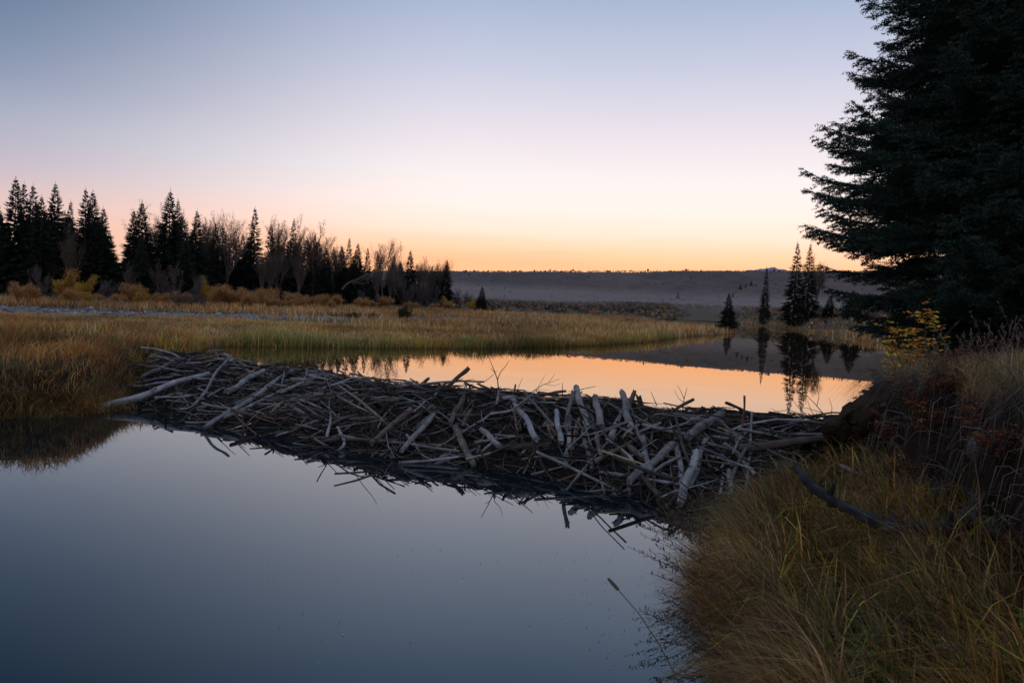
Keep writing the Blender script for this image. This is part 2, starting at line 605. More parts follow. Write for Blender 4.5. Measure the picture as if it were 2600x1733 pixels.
# gravel bar beyond the near meadow
gb = []
for k in range(40):
    t = k / 39
    x0, y0 = -44 + 50 * t, 47 + 44 * t * t
    wd = (8.5 - 5.5 * t) * (1 + .25 * math.sin(k * 1.7) + .12 * math.sin(k * 4.1))
    gb.append(((x0 + wd * .3, y0 - wd), (x0 - wd * .3, y0 + wd)))
gv = []
for a, b in gb:
    for t in np.linspace(0, 1, 9):
        x, y = a[0] + (b[0] - a[0]) * t, a[1] + (b[1] - a[1]) * t
        gv.append((x, y, hz(x, y) + .10 * abs(math.sin(PI * t)) ** .5 + .05 * (0 < t < 1) - .02 + .03 * rng.normal()))
mb = MB()
mb.add(gv, [grid_faces(9, 40)])
tag(mb.build('gravel_bar', M['gravel']), kind='structure')
mb = MB()
n = 2600
t = rng.uniform(0, 1, n)
u = rng.uniform(.05, .95, n)
ico = np.array([[0, 0, 1], [1, 0, .2], [.3, .95, .1], [-.8, .6, .15], [-.8, -.6, .1], [.3, -.95, .2], [0, 0, -.3]])
icf = np.array([[0, 1, 2], [0, 2, 3], [0, 3, 4], [0, 4, 5], [0, 5, 1]])
P = []
for k in range(n):
    i = t[k] * 38.99
    a, b = gb[int(i)]
    P.append((a[0] + (b[0] - a[0]) * u[k], a[1] + (b[1] - a[1]) * u[k]))
P = np.array(P)
Z = height(P[:, 0], P[:, 1])
for k in range(n):
    s = rng.uniform(.05, .2) * (1.3 if rng.uniform() < .1 else 1)
    mb.add(ico * s * rng.uniform(.7, 1.3, 3) * [1, 1, .7] + [P[k, 0], P[k, 1], Z[k] + .12], [icf], pick([((.15, .15, .16), 2), ((.26, .26, .275), 1), ((.08, .08, .085), 1)], 1)[0])
tag(mb.build('gravel', M['cloth'], smooth=False), 'loose grey river stones strewn over the gravel bar', 'gravel', kind='stuff')

# hill (flat topped mesa) and snowy mountain behind it
hx = np.linspace(-1500, 2600, 260)
hy = np.concatenate([np.linspace(560, 900, 46), np.linspace(920, 1500, 12)])
HX, HY = np.meshgrid(hx, hy)
top = 43.2 + 0.0425 * HX + 2.2 * vnoise(HX, HX * 0, .006, 3)*.25 + .35 * vnoise(HX, HY * 0, .05, 21)
gul = 14 * vnoise(HX, HY * .25, .018, 11) + 5 * vnoise(HX, HY * .4, .06, 12)
prof = .22 * sstep(580, 660, HY + gul) + .78 * sstep(690, 850, HY + gul)
HZ = 6 + (top - 6) * prof
HZ += sstep(900, 1500, HY) * -6
mb = MB()
mb.add(np.stack([HX, HY, HZ], -1).reshape(-1, 3), [grid_faces(len(hx), len(hy))])
tag(mb.build('hill', M['hill']), kind='structure')
sx = np.linspace(950, 2400, 70)
sy = np.linspace(4700, 5200, 12)
SX, SY = np.meshgrid(sx, sy)
pk = 311 * np.exp(-((SX - 1620) / 420) ** 2) + 14 * vnoise(SX, SY, .02, 31)
mb = MB()
mb.add(np.stack([SX, SY, pk * sstep(4700, 5000, SY) + 20], -1).reshape(-1, 3), [grid_faces(70, 12)])
tag(mb.build('mountain', M['snow']), kind='structure')

# ------------------------------------------------------------------ beaver dam
ns, nt = 150, 22
S = np.linspace(0, len(CREST) - 1, ns)
ci = np.stack([np.interp(S, range(len(CREST)), CREST[:, k]) for k in range(3)], -1)
ti = np.stack([np.interp(S, range(len(TOE)), TOE[:, k]) for k in range(3)], -1)
bk = np.zeros_like(ci)
dv = ci - ti
dv[:, 2] = 0
dv /= np.linalg.norm(dv, axis=1)[:, None]


def dam_pt(s, t):
    """s 0..1 along the dam, t from -0.35 (back foot) over 0 (crest) to 1 (toe) and 1.35 (under water)"""
    s = np.clip(np.asarray(s, float), 0, 1)
    t = np.asarray(t, float)
    c = np.stack([np.interp(s, np.linspace(0, 1, ns), ci[:, k]) for k in range(3)], -1)
    e = np.stack([np.interp(s, np.linspace(0, 1, ns), ti[:, k]) for k in range(3)], -1)
    d = np.stack([np.interp(s, np.linspace(0, 1, ns), dv[:, k]) for k in range(3)], -1)
    tt = np.clip(t, 0, 1.6)[..., None]
    p = c + (e - c) * tt
    bul = 0.10 * np.sin(np.clip(t, 0, 1) * PI) + .05 * vnoise(s * 40, t * 3, 1.0, 41)
    p[..., 2] = np.where(t < 0, c[..., 2] + t * 1.5, np.where(t > 1, -(t - 1) * 1.6, c[..., 2] * (1 - np.clip(t, 0, 1) ** 1.15) + bul))
    p = p + d * (np.clip(-t, 0, 1) * 2.0)[..., None]
    return p


SS, TT = np.meshgrid(np.linspace(0, 1, ns), np.concatenate([[-.3, -.12], np.linspace(0, 1, nt - 4), [1.2, 1.45]]))
DP = dam_pt(SS, TT)
df = grid_faces(ns, nt)
mb = MB()
mb.add(DP.reshape(-1, 3), [df])
core = mb.build('mud_core', M['mud'])
tag(core, 'dark mud packed inside the beaver dam under the driftwood', 'beaver dam')
core.name = 'beaver_dam'
BV = BVHTree.FromPolygons([tuple(p) for p in DP.reshape(-1, 3)], [tuple(f) for f in df])


def dam_normal(s, t):
    a = dam_pt(np.array(s + .004), np.array(t)) - dam_pt(np.array(s - .004), np.array(t))
    b = dam_pt(np.array(s), np.array(t - .03)) - dam_pt(np.array(s), np.array(t + .03))
    nn = np.cross(a, b)
    return nn / np.linalg.norm(nn), a / np.linalg.norm(a), b / np.linalg.norm(b)


def unproject(pts, lift):
    res, hit = [], []
    for x, y in pts:
        d = ray(x, y)
        loc, no, i, dist = BV.ray_cast(Vector(EYE), Vector(d))
        if loc is not None and y > 440:
            res.append(np.array(loc) - d * lift)
            hit.append(True)
        else:
            gl = GBV.ray_cast(Vector(EYE), Vector(d))
            ok_g = gl[0] is not None and gl[3] < 22 and y > 455 and (x < 240 or x > 1090)
            res.append(np.array(gl[0]) - d * lift if ok_g else None)
            hit.append(ok_g)
    ok = [i for i, h in enumerate(hit) if h]
    for i in range(len(pts)):
        if res[i] is None:
            if ok:
                j = min(ok, key=lambda q: abs(q - i))
                res[i] = pd(*pts[i], res[j][1] + .12)
            else:
                x, y = max(pts, key=lambda q: q[1])
                yb = 12.0
                for k in range(30):
                    h = BV.ray_cast(Vector(EYE), Vector(ray(x, y + 2 * k)))
                    if h[0] is not None:
                        yb = h[0][1]
                        break
                res[i] = pd(*pts[i], yb + .05)
    return res


# logs one can pick out: picture points along the log, thickness, wood, label
HERO = [
    ([(130, 534), (200, 519), (276, 490)], 10.5, 'w_pale', 'thickest pale log at the grassy end of the dam, its butt over the water', 1),
    ([(186, 496), (230, 474)], 7.5, 'w_grey', 'short grey log leaning on the bank grass above the flat white plank', 1),
    ([(176, 507), (240, 500)], 3.6, 'w_pale', 'flat pale pole lying level just above the thickest butt log', 0),
    ([(177, 502), (228, 494)], 3.4, 'w_grey', 'thin grey pole lying behind the flat pale pole by the bank', 0),
    ([(124, 513), (178, 505)], 3.4, 'w_grey', 'thin stick poking out of the bank grass toward the water', 0),
    ([(249, 537), (276, 500), (304, 466)], 4.2, 'w_grey', 'long slim branch crossing steeply over the grassy end of the dam', 1),
    ([(232, 511), (246, 528), (252, 538)], 2.2, 'w_grey', 'thin twig hanging down from the thickest pale log to the water', 0),
    ([(298, 514), (347, 486)], 8.5, 'w_grey', 'grey log with a cut round end high on the grassy half of the dam', 1),
    ([(270, 560), (310, 547), (350, 515), (384, 487)], 7.6, 'w_pale', 'longest pale trunk lying diagonally from crest to water', 1),
    ([(292, 549), (340, 530), (398, 502)], 7, 'w_grey', 'grey trunk lying close below the longest pale diagonal trunk', 0),
    ([(308, 531), (350, 512)], 7, 'w_grey', 'grey trunk tucked above the longest pale diagonal trunk', 0),
    ([(353, 525), (410, 521)], 7, 'w_dark', 'dark brown log lying level across the pale diagonal trunks', 1),
    ([(362, 572), (418, 552)], 5, 'w_grey', 'grey pole sloping to the water under the dark level log', 0),
    ([(437, 549), (470, 548), (502, 549)], 7, 'w_brown', 'brown log lying level low on the dam beside the forked white stick', 1),
    ([(443, 560), (456, 582), (434, 599)], 5.5, 'w_pale', 'bent white stick with its broad foot in the water', 1),
    ([(496, 561), (524, 519)], 3.6, 'w_tan', 'straight yellowish peeled stick standing aslant beside the broad brown log', 1),
    ([(487, 582), (514, 557), (540, 537)], 9.5, 'w_brown', 'broad split brown log sloping into the water beside the yellowish stick', 1),
    ([(527, 592), (548, 566), (569, 545)], 9, 'w_grey', 'broad grey log sloping into the water next to the split brown log', 1),
    ([(429, 524), (470, 515)], 3.2, 'w_tan', 'tan stick lying almost level below the crest brush', 0),
    ([(375, 532), (402, 543)], 6.2, 'w_grey', 'short grey log pointing down beside the dark level log', 0),
    ([(456, 543), (500, 514)], 4.6, 'w_dark', 'dark pole sloping up to the crest above the level brown log', 0),
    ([(395, 496), (420, 489), (437, 486)], 5, 'w_dark', 'dark bowed branch on the crest against the pond', 0),
    ([(402, 501), (430, 504)], 5, 'w_grey', 'stubby grey log just under the dark bowed crest branch', 0),
    ([(421, 480), (436, 516)], 1.9, 'w_grey', 'thin rod stuck upright through the crest before the tree reflections', 0),
    ([(319, 520), (320, 545), (321, 566)], 2.6, 'w_dark', 'dark rod standing upright in the water below the pale diagonal trunks', 0),
    ([(297, 565), (330, 556)], 3.6, 'w_pale', 'small pale stick lying at the waterline by the upright dark rod', 0),
    ([(548, 508), (563, 496)], 5, 'w_dark', 'stub of dark branch jutting up from the middle of the crest', 0),
    ([(586, 509), (602, 495), (615, 483)], 6.5, 'w_dark', 'highest dark stump jutting up over the crest against the orange pond', 1),
    ([(597, 561), (610, 588), (622, 612)], 10.5, 'w_lich', 'speckled lichen covered log pointing straight down into the water', 1),
    ([(632, 563), (657, 586)], 9, 'w_pale', 'short pale log with a chewed end pointing down at mid dam', 1),
    ([(674, 524), (690, 553), (704, 576)], 9, 'w_pale', 'pale tapering log pointing down from crest to mid face', 1),
    ([(730, 539), (734, 560), (736, 581)], 9, 'w_pale', 'white upright log hanging beside the pair of crossed poles', 1),
    ([(741, 561), (753, 513)], 7, 'w_grey', 'thinner of the two poles crossed like a tent on the crest', 1),
    ([(756, 508), (764, 530), (772, 560)], 9, 'w_grey', 'thicker of the two poles crossed like a tent on the crest', 1),
    ([(655, 512), (650, 528), (641, 550), (600, 573), (563, 592)], 4.2, 'w_grey', 'long crooked branch bending across the middle of the dam', 1),
    ([(543, 574), (575, 566), (607, 555)], 3.2, 'w_grey', 'slender pole sloping gently under the crooked long branch', 0),
    ([(573, 604), (597, 591)], 7, 'w_pale', 'small pale log with cut end at the waterline beside the lichen log', 0),
    ([(543, 563), (572, 541)], 6.6, 'w_grey', 'grey log sloping up beside the broad grey log', 0),
    ([(590, 556), (609, 520)], 8.5, 'w_brown', 'brown log standing steeply above the lichen log', 1),
    ([(607, 560), (618, 538)], 7.5, 'w_brown', 'short brown log standing next to the steep brown one', 0),
    ([(598, 556), (622, 524)], 3.2, 'w_grey', 'thin straight pole leaning between two brown logs', 0),
    ([(543, 540), (575, 514)], 3.8, 'w_pale', 'pale thin pole sloping to the crest left of the jutting stump', 1),
    ([(544, 508), (580, 510), (612, 514)], 4.6, 'w_dark', 'dark pole lying along the crest under the jutting stump', 0),
    ([(614, 514), (655, 519), (700, 526)], 6.5, 'w_brown', 'long brown log lying along the crest past the forked twig', 0),
    ([(700, 520), (743, 513)], 5, 'w_brown', 'square ended log reaching along the crest to the crossed poles', 1),
    ([(688, 514), (706, 536), (728, 560)], 4.6, 'w_grey', 'slim pole sloping down from the crest to the white upright log', 0),
    ([(711, 532), (722, 552), (730, 572)], 4.8, 'w_red', 'reddish barked stick leaning against the white upright log', 1),
    ([(670, 529), (675, 548), (680, 565)], 4.2, 'w_red', 'reddish brown stick hanging beside the pale tapering log', 0),
    ([(688, 547), (719, 571)], 4, 'w_red', 'thin reddish stick crossing in front of the pale tapering log', 0),
    ([(671, 557), (697, 594)], 2, 'w_dark', 'dark thin rod sloping toward the water at mid dam', 0),
    ([(660, 588), (722, 584)], 11, 'w_dark', 'thick dark log lying level at the waterline in mid dam', 0),
    ([(646, 571), (683, 572)], 4.4, 'w_grey', 'grey pole lying level above the thick dark waterline log', 0),
    ([(624, 598), (637, 568)], 3.8, 'w_pale', 'slim white stick standing in front of the short chewed log', 0),
    ([(627, 597), (646, 581)], 3.6, 'w_pale', 'slim white stick slanting beside the standing slim white one', 0),
    ([(742, 613), (746, 580), (749, 549)], 8, 'w_grey', 'weathered upright post below the crossed poles', 0),
    ([(750, 594), (760, 549)], 6, 'w_red', 'reddish upright pole next to the weathered post', 0),
    ([(626, 503), (654, 516)], 3.6, 'w_dark', 'dark stick slanting on the crest beside the forked twig', 0),
    ([(683, 596), (699, 580)], 5, 'w_grey', 'stubby grey stick leaning on the thick dark waterline log', 0),
    ([(781, 519), (785, 540), (789, 560)], 11, 'w_grey', 'thick round topped stump standing in the crest', 1),
    ([(816, 514), (822, 538), (828, 562)], 10, 'w_grey', 'tall flat stake standing point up in the crest', 1),
    ([(826, 532), (833, 513)], 8.5, 'w_dark', 'dark leaning stub with knobbed head behind the tall stake', 1),
    ([(838, 520), (842, 534)], 8, 'w_brown', 'short brown stub on the crest past the knobbed stub', 0),
    ([(822, 528), (850, 534), (877, 541)], 4, 'w_brown', 'thin beam lying along the crest past the tall stake', 0),
    ([(844, 557), (905, 570), (940, 580), (964, 590)], 6, 'w_grey', 'long straight grey pole lying level in front of the bank end', 1),
    ([(914, 593), (904, 625), (893, 660)], 14, 'w_pale', 'thickest white log standing in the water near the bank', 1),
    ([(888, 572), (892, 604), (895, 636)], 9, 'w_pale', 'white log upright right behind the thickest white one', 1),
    ([(826, 632), (854, 608), (884, 583)], 14, 'w_grey', 'thick dark grey log sloping into the water by the upright white logs', 1),
    ([(843, 574), (849, 597), (854, 622)], 9.5, 'w_grey', 'grey log pointing down across the thick sloping grey log', 1),
    ([(796, 576), (815, 586), (826, 600), (838, 618)], 4.6, 'w_pale', 'bent white branch hanging over the dark toe of the dam', 1),
    ([(874, 543), (849, 547), (833, 561), (818, 573)], 4.2, 'w_tan', 'curved tan branch bowing over the standing stakes', 1),
    ([(781, 605), (810, 590), (842, 572)], 7.4, 'w_brown', 'brown log with an orange gnawed end sloping under the bent white branch', 1),
    ([(750, 607), (774, 594), (799, 581)], 3, 'w_brown', 'thin brown stick slanting below the stump row', 0),
    ([(853, 558), (880, 543), (910, 524)], 5, 'w_dark', 'dark branch sloping up through the crest beyond the stakes', 1),
    ([(765, 567), (771, 590), (777, 616)], 7.2, 'w_grey', 'grey post standing in the water below the round topped stump', 0),
    ([(802, 573), (810, 556), (817, 538)], 9, 'w_grey', 'grey log leaning against the tall flat stake', 0),
    ([(772, 530), (781, 562), (790, 598)], 7, 'w_brown', 'brown pole hanging down beside the round topped stump', 0),
    ([(822, 583), (845, 602)], 10, 'w_brown', 'short brown log wedged beneath the orange ended log', 0),
    ([(903, 573), (925, 556), (948, 541)], 13, 'w_grey', 'broad flat trunk sloping up to the crest behind the straight pole', 1),
    ([(926, 577), (915, 606), (906, 638)], 7.5, 'w_grey', 'knotty grey post standing beside the thickest white log', 1),
    ([(966, 588), (1005, 586), (1058, 579), (1112, 564)], 13, 'w_brown', 'great bowed log running from the dam into the bank, pale on top', 1),
    ([(935, 573), (975, 578), (1008, 583)], 5, 'w_pale', 'pale strip of a limb lying against the great bowed log', 0),
    ([(966, 594), (990, 622)], 6, 'w_pale', 'pale stick dropping from under the great bowed log', 1),
    ([(977, 519), (976, 545), (974, 574)], 3, 'w_red', 'single thin rod standing upright before the orange pond', 1),
    ([(952, 528), (980, 541), (1015, 557)], 4.4, 'w_dark', 'dark branch lifting its tip over the crest beside the thin upright rod', 0),
    ([(971, 555), (1005, 565), (1042, 572)], 7.4, 'w_grey', 'grey log lying over the great bowed log', 0),
    ([(943, 562), (976, 577)], 8, 'w_tan', 'short orange brown log under the broad flat trunk', 0),
    ([(957, 616), (959, 650)], 8, 'w_grey', 'flat board standing in the dark toe near the bank grass', 0),
    ([(948, 627), (945, 648)], 5, 'w_pale', 'small pale stake beside the flat standing board', 0),
    ([(982, 652), (1012, 626)], 4.6, 'w_grey', 'grey stick sloping out of the bank grass at the dam foot', 0),
    ([(980, 541), (1015, 556), (1048, 573)], 5.2, 'w_brown', 'brown pole on the crest sloping down to the great bowed log', 0),
    ([(1003, 546), (1035, 556), (1070, 565)], 5.2, 'w_dark', 'dark pole next to the peat end of the crest', 0),
    ([(1030, 575), (1065, 560), (1090, 556)], 4.4, 'w_grey', 'grey stick lying crosswise close to the peat bank', 0),
    ([(1106, 583), (1118, 566), (1132, 552), (1160, 531)], 6, 'w_grey', 'smooth grey root climbing the bank from the end of the dam', 1),
    ([(1010, 597), (1050, 594), (1092, 588)], 5, 'w_dark', 'dark pole lying beneath the great bowed log', 0),
]
for pts, d, wood, label, lift in HERO:
    d = float(d) * .9
    r0 = 0.5 * d / F * 11.0
    P = unproject(pts, r0 * (0.9 + 1.0 * lift) + .045 + .03 * lift)
    r = 0.5 * d / F * np.mean([p[1] for p in P])
    # dense smooth path
    segs = []
    for a, b in zip(P[:-1], P[1:]):
        nseg = 6 if len(P) > 2 else 9
        segs.append(a + (b - a) * np.linspace(0, 1, nseg, endpoint=False)[:, None])
    path = np.concatenate(segs + [[P[-1]]])
    if len(P) > 2:
        for _ in range(6):
            path[1:-1] = (path[:-2] + 2 * path[1:-1] + path[2:]) / 4
    t = np.linspace(0, 1, len(path))
    if not any(q in label for q in ('crooked', 'bent', 'curved', 'bowed', 'bow', 'root')):
        path += .95 * (path[0] + (path[-1] - path[0]) * t[:, None] - path)
    L = np.linalg.norm(path[-1] - path[0])
    ph = rng.uniform(0, 6, 3)
    for k in range(3):
        path[:, k] += .009 * L * (np.sin(t * 9 + ph[k]) - np.sin(ph[k]) * (1 - t) - np.sin(9 + ph[k]) * t)
    for _ in range(24):
        deep = 0
        for q in path[1:-1]:
            h = BV.ray_cast(Vector((q[0], q[1], 5)), Vector((0, 0, -1)))
            if h[0] is not None and h[0][2] > 0:
                deep = max(deep, h[0][2] + r * (.55 + .5 * lift) - q[2])
        if deep <= .01:
            break
        path = EYE + (path - EYE) * (1 - .004)
    tp = rng.uniform(.72, .95)
    rad = r * (1 - (1 - tp) * (t if rng.uniform() < .5 else 1 - t)) * (1 + .05 * np.sin(t * 17 + ph[0]) + .05 * rng.normal(size=len(t)))
    rad[0] *= .93
    rad[-1] *= .9
    mb = MB()
    tube(mb, path, rad, 12 if d > 6 else 9, None, .075, True, .7)
    if d > 4 and rng.uniform() < .75:                 # stubs of broken side branches
        for q in range(rng.integers(1, 3)):
            i = rng.integers(1, len(path) - 1)
            dr = rng.normal(size=3)
            dr[1] -= .6
            dr /= np.linalg.norm(dr)
            tube(mb, [path[i], path[i] + dr * r * 1.5, path[i] + dr * r * rng.uniform(1.8, 3)], [r * .4, r * .3, r * .18], 6, None, .05)
    o = mb.build('driftwood_log', M[wood])
    tag(o, label, 'log', 'logs one can pick out on the beaver dam')

# the other sticks
woods = ['w_grey', 'w_pale', 'w_brown', 'w_dark', 'w_tan', 'w_red']
SECT = [('the grassy end', 0, .3), ('the middle', .3, .62), ('the stump end', .62, .82), ('the peat bank end', .82, 1.0)]
WNAME = {'w_grey': 'grey', 'w_pale': 'bleached', 'w_brown': 'brown', 'w_dark': 'dark', 'w_tan': 'tan', 'w_red': 'reddish'}


def rand_stick(s, t, L, r, ang, off, n=6, wig=.013):
    nn, a, b = dam_normal(s, t)
    d = a * math.cos(ang) + b * math.sin(ang)
    c = dam_pt(np.array(s), np.array(t)) + nn * off
    d = d + nn * rng.normal() * .10
    return curve(c - d * L / 2, c + d * L / 2, n, 0, wig), r


def stick_angle(s):
    u = rng.uniform()
    if s < .3:
        return rng.normal(.55, .35) if u < .75 else rng.uniform(0, PI)
    if s < .62:
        return rng.normal(.7, .5) if u < .5 else (rng.normal(2.1, .4) if u < .75 else rng.normal(0, .3))
    if s < .82:
        return rng.normal(1.6, .4) if u < .6 else (rng.normal(.5, .4) if u < .8 else rng.normal(-.2, .3))
    return rng.normal(-.25, .35) if u < .6 else rng.normal(.7, .6)


for k in range(285):
    s = rng.uniform(.01, .99) if rng.uniform() < .72 else rng.uniform(.01, .32)
    t = rng.uniform(-.02, .98)
    L = rng.uniform(.8, 2.4)
    r = rng.uniform(.010, .027)
    if rng.uniform() < .12:
        r = rng.uniform(.028, .036)
    ang = stick_angle(s)
    if t < .15:
        ang = rng.normal(0, .35)
        L *= 1.1
    pth, r = rand_stick(s, t, L, r, ang, rng.uniform(-.02, .045))
    pth[:, 2] = np.minimum(pth[:, 2], .86 + .05 * rng.normal())
    w = woods[rng.choice(6, p=[.42, .12, .20, .19, .03, .04])]
    mb = MB()
    rad = r * np.linspace(1, rng.uniform(.5, .85), len(pth)) * (1 + .06 * rng.normal(size=len(pth)))
    tube(mb, pth, rad, 8, None, .05, True, .5)
    if rng.uniform() < .35:
        q = int(rng.integers(2, 5))
        dd = pth[q] - pth[q - 1]
        dd = dd / np.linalg.norm(dd) + rng.normal(size=3) * [.5, .3, .4]
        e = pth[q] + dd * L * rng.uniform(.15, .35)
        e[2] = min(e[2], .98)
        tube(mb, curve(pth[q], e, 5, 0, .03), np.linspace(r * .6, r * .25, 5), 6, None, .05, True, .4)
    o = mb.build('dam_stick', M[w])
    sec = [q for q in SECT if q[1] <= s <= q[2]][0][0]
    pos = 'lying along the crest of' if t < .15 else ('woven high into' if t < .5 else 'woven low into')
    tag(o, f'{WNAME[w]} stick {pos} {sec} of the beaver dam', 'stick', f'{WNAME[w]} sticks {pos} {sec} of the dam')

# brush too fine to count
mb = MB()
pal = [((.045, .036, .031), 4), ((.11, .10, .097), 2), ((.018, .014, .012), 5), ((.22, .215, .22), .8), ((.10, .062, .042), .8)]
NT = 5600
cols = pick(pal, NT, .25)
for k in range(NT):
    s = rng.uniform(0, 1)
    u = rng.uniform()
    t = rng.uniform(-.12, .22) if u < .36 else rng.uniform(.1, 1.06)
    if k % 4 == 0:
        s, t, u = rng.uniform(0, .38), rng.uniform(.1, 1.08), .5
    L = rng.uniform(.25, 1.05)
    r = rng.uniform(.003, .009)
    if k % 7 == 0:
        r, L = rng.uniform(.010, .018), rng.uniform(.7, 1.7)
    ang = rng.normal(0, .45) if u < .3 else stick_angle(s) + rng.normal() * .35
    off = rng.uniform(-.015, .055)
    pth, r = rand_stick(s, t, L, r, ang, off, 5, .03)
    pth[:, 2] = np.minimum(pth[:, 2], .83 + .04 * rng.normal() + (.1 if rng.uniform() < .04 else 0))
    tube(mb, pth, r * np.array([1, .95, .85, .7, .4]), 5, cols[k], .0, False)
tag(mb.build('dam_debris', M['twig']), 'fine twigs and broken brush packed all over the beaver dam', 'brush', kind='stuff')


# twigs that stand up out of the crest, each a thing
def fork_twig(pts, forks, r, label, group=None):
    P = unproject(pts, .03)
    yb = P[0][1]
    P = [P[0]] + [pd(x, y, yb + .02) for x, y in pts[1:]]
    mb = MB()
    tube(mb, np.array(P), np.linspace(r, r * .3, len(P)), 6, (.05, .04, .035), .03, True)
    for fk in forks:
        Q = [pd(x, y, yb + .02 + .05 * rng.normal()) for x, y in fk]
        tube(mb, np.array(Q), np.linspace(r * .6, r * .25, len(Q)), 5, (.05, .04, .035), 0, True)
    tag(mb.build('twig', M['twig']), label, 'twig', group)


fork_twig([(655, 518), (653, 498), (648, 484), (640, 466)], [[(653, 498), (657, 488), (664, 480), (668, 473)], [(650, 489), (644, 483)]], .013, 'tallest forked twig standing up from the crest against the orange water')
fork_twig([(738, 524), (738, 512), (738.4, 502)], [], .012, 'short straight twig upright on the crest beside the square ended log')
fork_twig([(694, 517), (712, 505), (724, 501), (735, 497)], [[(705, 510), (712, 498), (716, 492)], [(715, 504), (728, 506), (736, 503)], [(720, 502), (726, 494), (728, 490)], [(700, 512), (708, 511), (722, 512)]], .007, 'spray of very fine twigs on the crest before the crossed poles')
fork_twig([(896, 540), (898, 522), (902, 508)], [[(898, 524), (893, 512), (889, 505)], [(897, 528), (890, 522), (885, 511)]], .009, 'thin branched twig rising behind the dark sloping branch')
fork_twig([(862, 532), (857, 520), (854, 513)], [], .008, 'short bent twig on the crest past the brown stub')
fork_twig([(628, 503), (637, 500), (646, 493), (652, 487)], [], .008, 'thin twig rising aslant beside the tallest forked twig')
fork_twig([(678, 514), (683, 502), (686, 495)], [], .006, 'hair thin twig on the crest between forked twig and fine spray')
fork_twig([(1085, 556), (1060, 546), (1035, 538), (1015, 540)], [[(1060, 546), (1048, 535), (1040, 524)], [(1045, 541), (1030, 545), (1012, 536)], [(1072, 550), (1064, 538), (1060, 526)]], .010, 'bare dark twig reaching over the pond from the peat bank')
fork_twig([(1100, 558), (1080, 542), (1068, 528), (1052, 512)], [[(1080, 542), (1062, 536), (1046, 533)], [(1072, 533), (1075, 520), (1072, 508)], [(1090, 550), (1092, 535), (1088, 522)]], .009, 'spreading bare branch above the peat end of the dam')

# ------------------------------------------------------------------ peat overhang at the bank end of the dam
mb = MB()
A = pd(1104, 556, 10.1)
nU, nV = 26, 14
pv = []
for i in range(nU):
    a = i / (nU - 1)
    base = np.array([4.12 + .9 * a, 10.15 - .9 * a, 0])
    topz = 1.05 + .50 * math.sin(min(1, a * 1.7) * PI / 2)
    for j in range(nV):
        b = j / (nV - 1) * PI
        out = .48 * math.sin(b) * (1 - .15 * a)
        p = base + np.array([-.75, -.62, 0]) * (out - .25) + np.array([0, 0, .55 + (topz - .55) * (j / (nV - 1)) ** .8])
        pv.append(p + .035 * rng.normal(size=3))
mb.add(pv, [grid_faces(nV, nU)])
tag(mb.build('peat_overhang', M['peat']), 'dark overhanging lump of peat and roots where the dam meets the bank', 'bank')
# fine roots hanging over the cut bank
mb = MB()
n = 650
Yv = rng.uniform(4.2, 9.9, n)
for k in range(n):
    y = Yv[k]
    x = float(ft(y)) + rng.uniform(.05, .5)
    z = hz(x, y)
    p = np.array([x, y, z + .02])
    dr = np.array([-rng.uniform(.2, .7), rng.normal() * .4, rng.uniform(-.1, .35)])
    L = rng.uniform(.25, .8)
    q = p + dr * L * .6
    e = q + np.array([dr[0] * .2, dr[1] * .3, -rng.uniform(.3, .8)]) * L
    tube(mb, np.array([p, (p + q) / 2 + [0, 0, .04], q, (q + e) / 2, e]), np.linspace(.005, .0018, 5), 4, pick([((.07, .058, .05), 2), ((.03, .024, .02), 3), ((.15, .135, .12), 1)], 1)[0], 0, False)
tag(mb.build('root_debris', M['twig']), 'mat of dead roots and stems hanging down the cut bank', 'roots', kind='stuff')

# ------------------------------------------------------------------ grass
GOLD, STRAW, RUST, OLIVE, GREEN, BROWN = (.56, .31, .09), (.62, .43, .22), (.46, .19, .065), (.30, .22, .055), (.17, .20, .045), (.24, .15, .075)


def scatter(n, x0, x1, y0, y1, test):
    out = []
    tot = 0
    while tot < n:
        x = rng.uniform(x0, x1, n)
        y = rng.uniform(y0, y1, n)
        k = test(x, y)
        out.append(np.stack([x[k], y[k]], -1))
        tot += k.sum()
        if k.sum() == 0:
            break
    return np.concatenate(out)[:n]


def field(mb, XY, h0, h1, wid, pal, leanm, leans, dirm=None, dirs=1.0, clump=0.35, jit=.22, water=False):
    n = len(XY)
    z = height(XY[:, 0], XY[:, 1])
    cl = vnoise(XY[:, 0], XY[:, 1], clump, 77)
    cl2 = vnoise(XY[:, 0], XY[:, 1], clump * 3.1, 79)
    H = rng.uniform(h0, h1, n) * (1 + .25 * np.clip(cl, -1.3, 1.3) + .2 * np.clip(cl2, -1.3, 1.3))
    lean = np.abs(rng.normal(leanm, leans, n))
    ld = rng.uniform(0, 2 * PI, n) if dirm is None else rng.normal(dirm, dirs, n)
    col = pick(pal, n, jit) * (1 + .38 * np.clip(vnoise(XY[:, 0], XY[:, 1], clump * .6, 78), -1, 1) + .28 * np.clip(cl2, -1, 1))[:, None] * (1 + np.clip(vnoise(XY[:, 0], XY[:, 1], clump * .9, 80), -1, 1)[:, None] * np.array([.13, -.04, -.2]))
    W = rng.uniform(.6, 1.25, n) * wid
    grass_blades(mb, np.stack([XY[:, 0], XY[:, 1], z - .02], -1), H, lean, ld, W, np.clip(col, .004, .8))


def notwater(x, y, m=.05):
    return (poly_sd(x, y, LOWER) > m) & (poly_sd(x, y, UPPER) > m)


def offdam(x, y):
    return poly_sd(x, y, [xy(c) for c in CREST] + [xy(c) for c in TOE[::-1]]) > .1


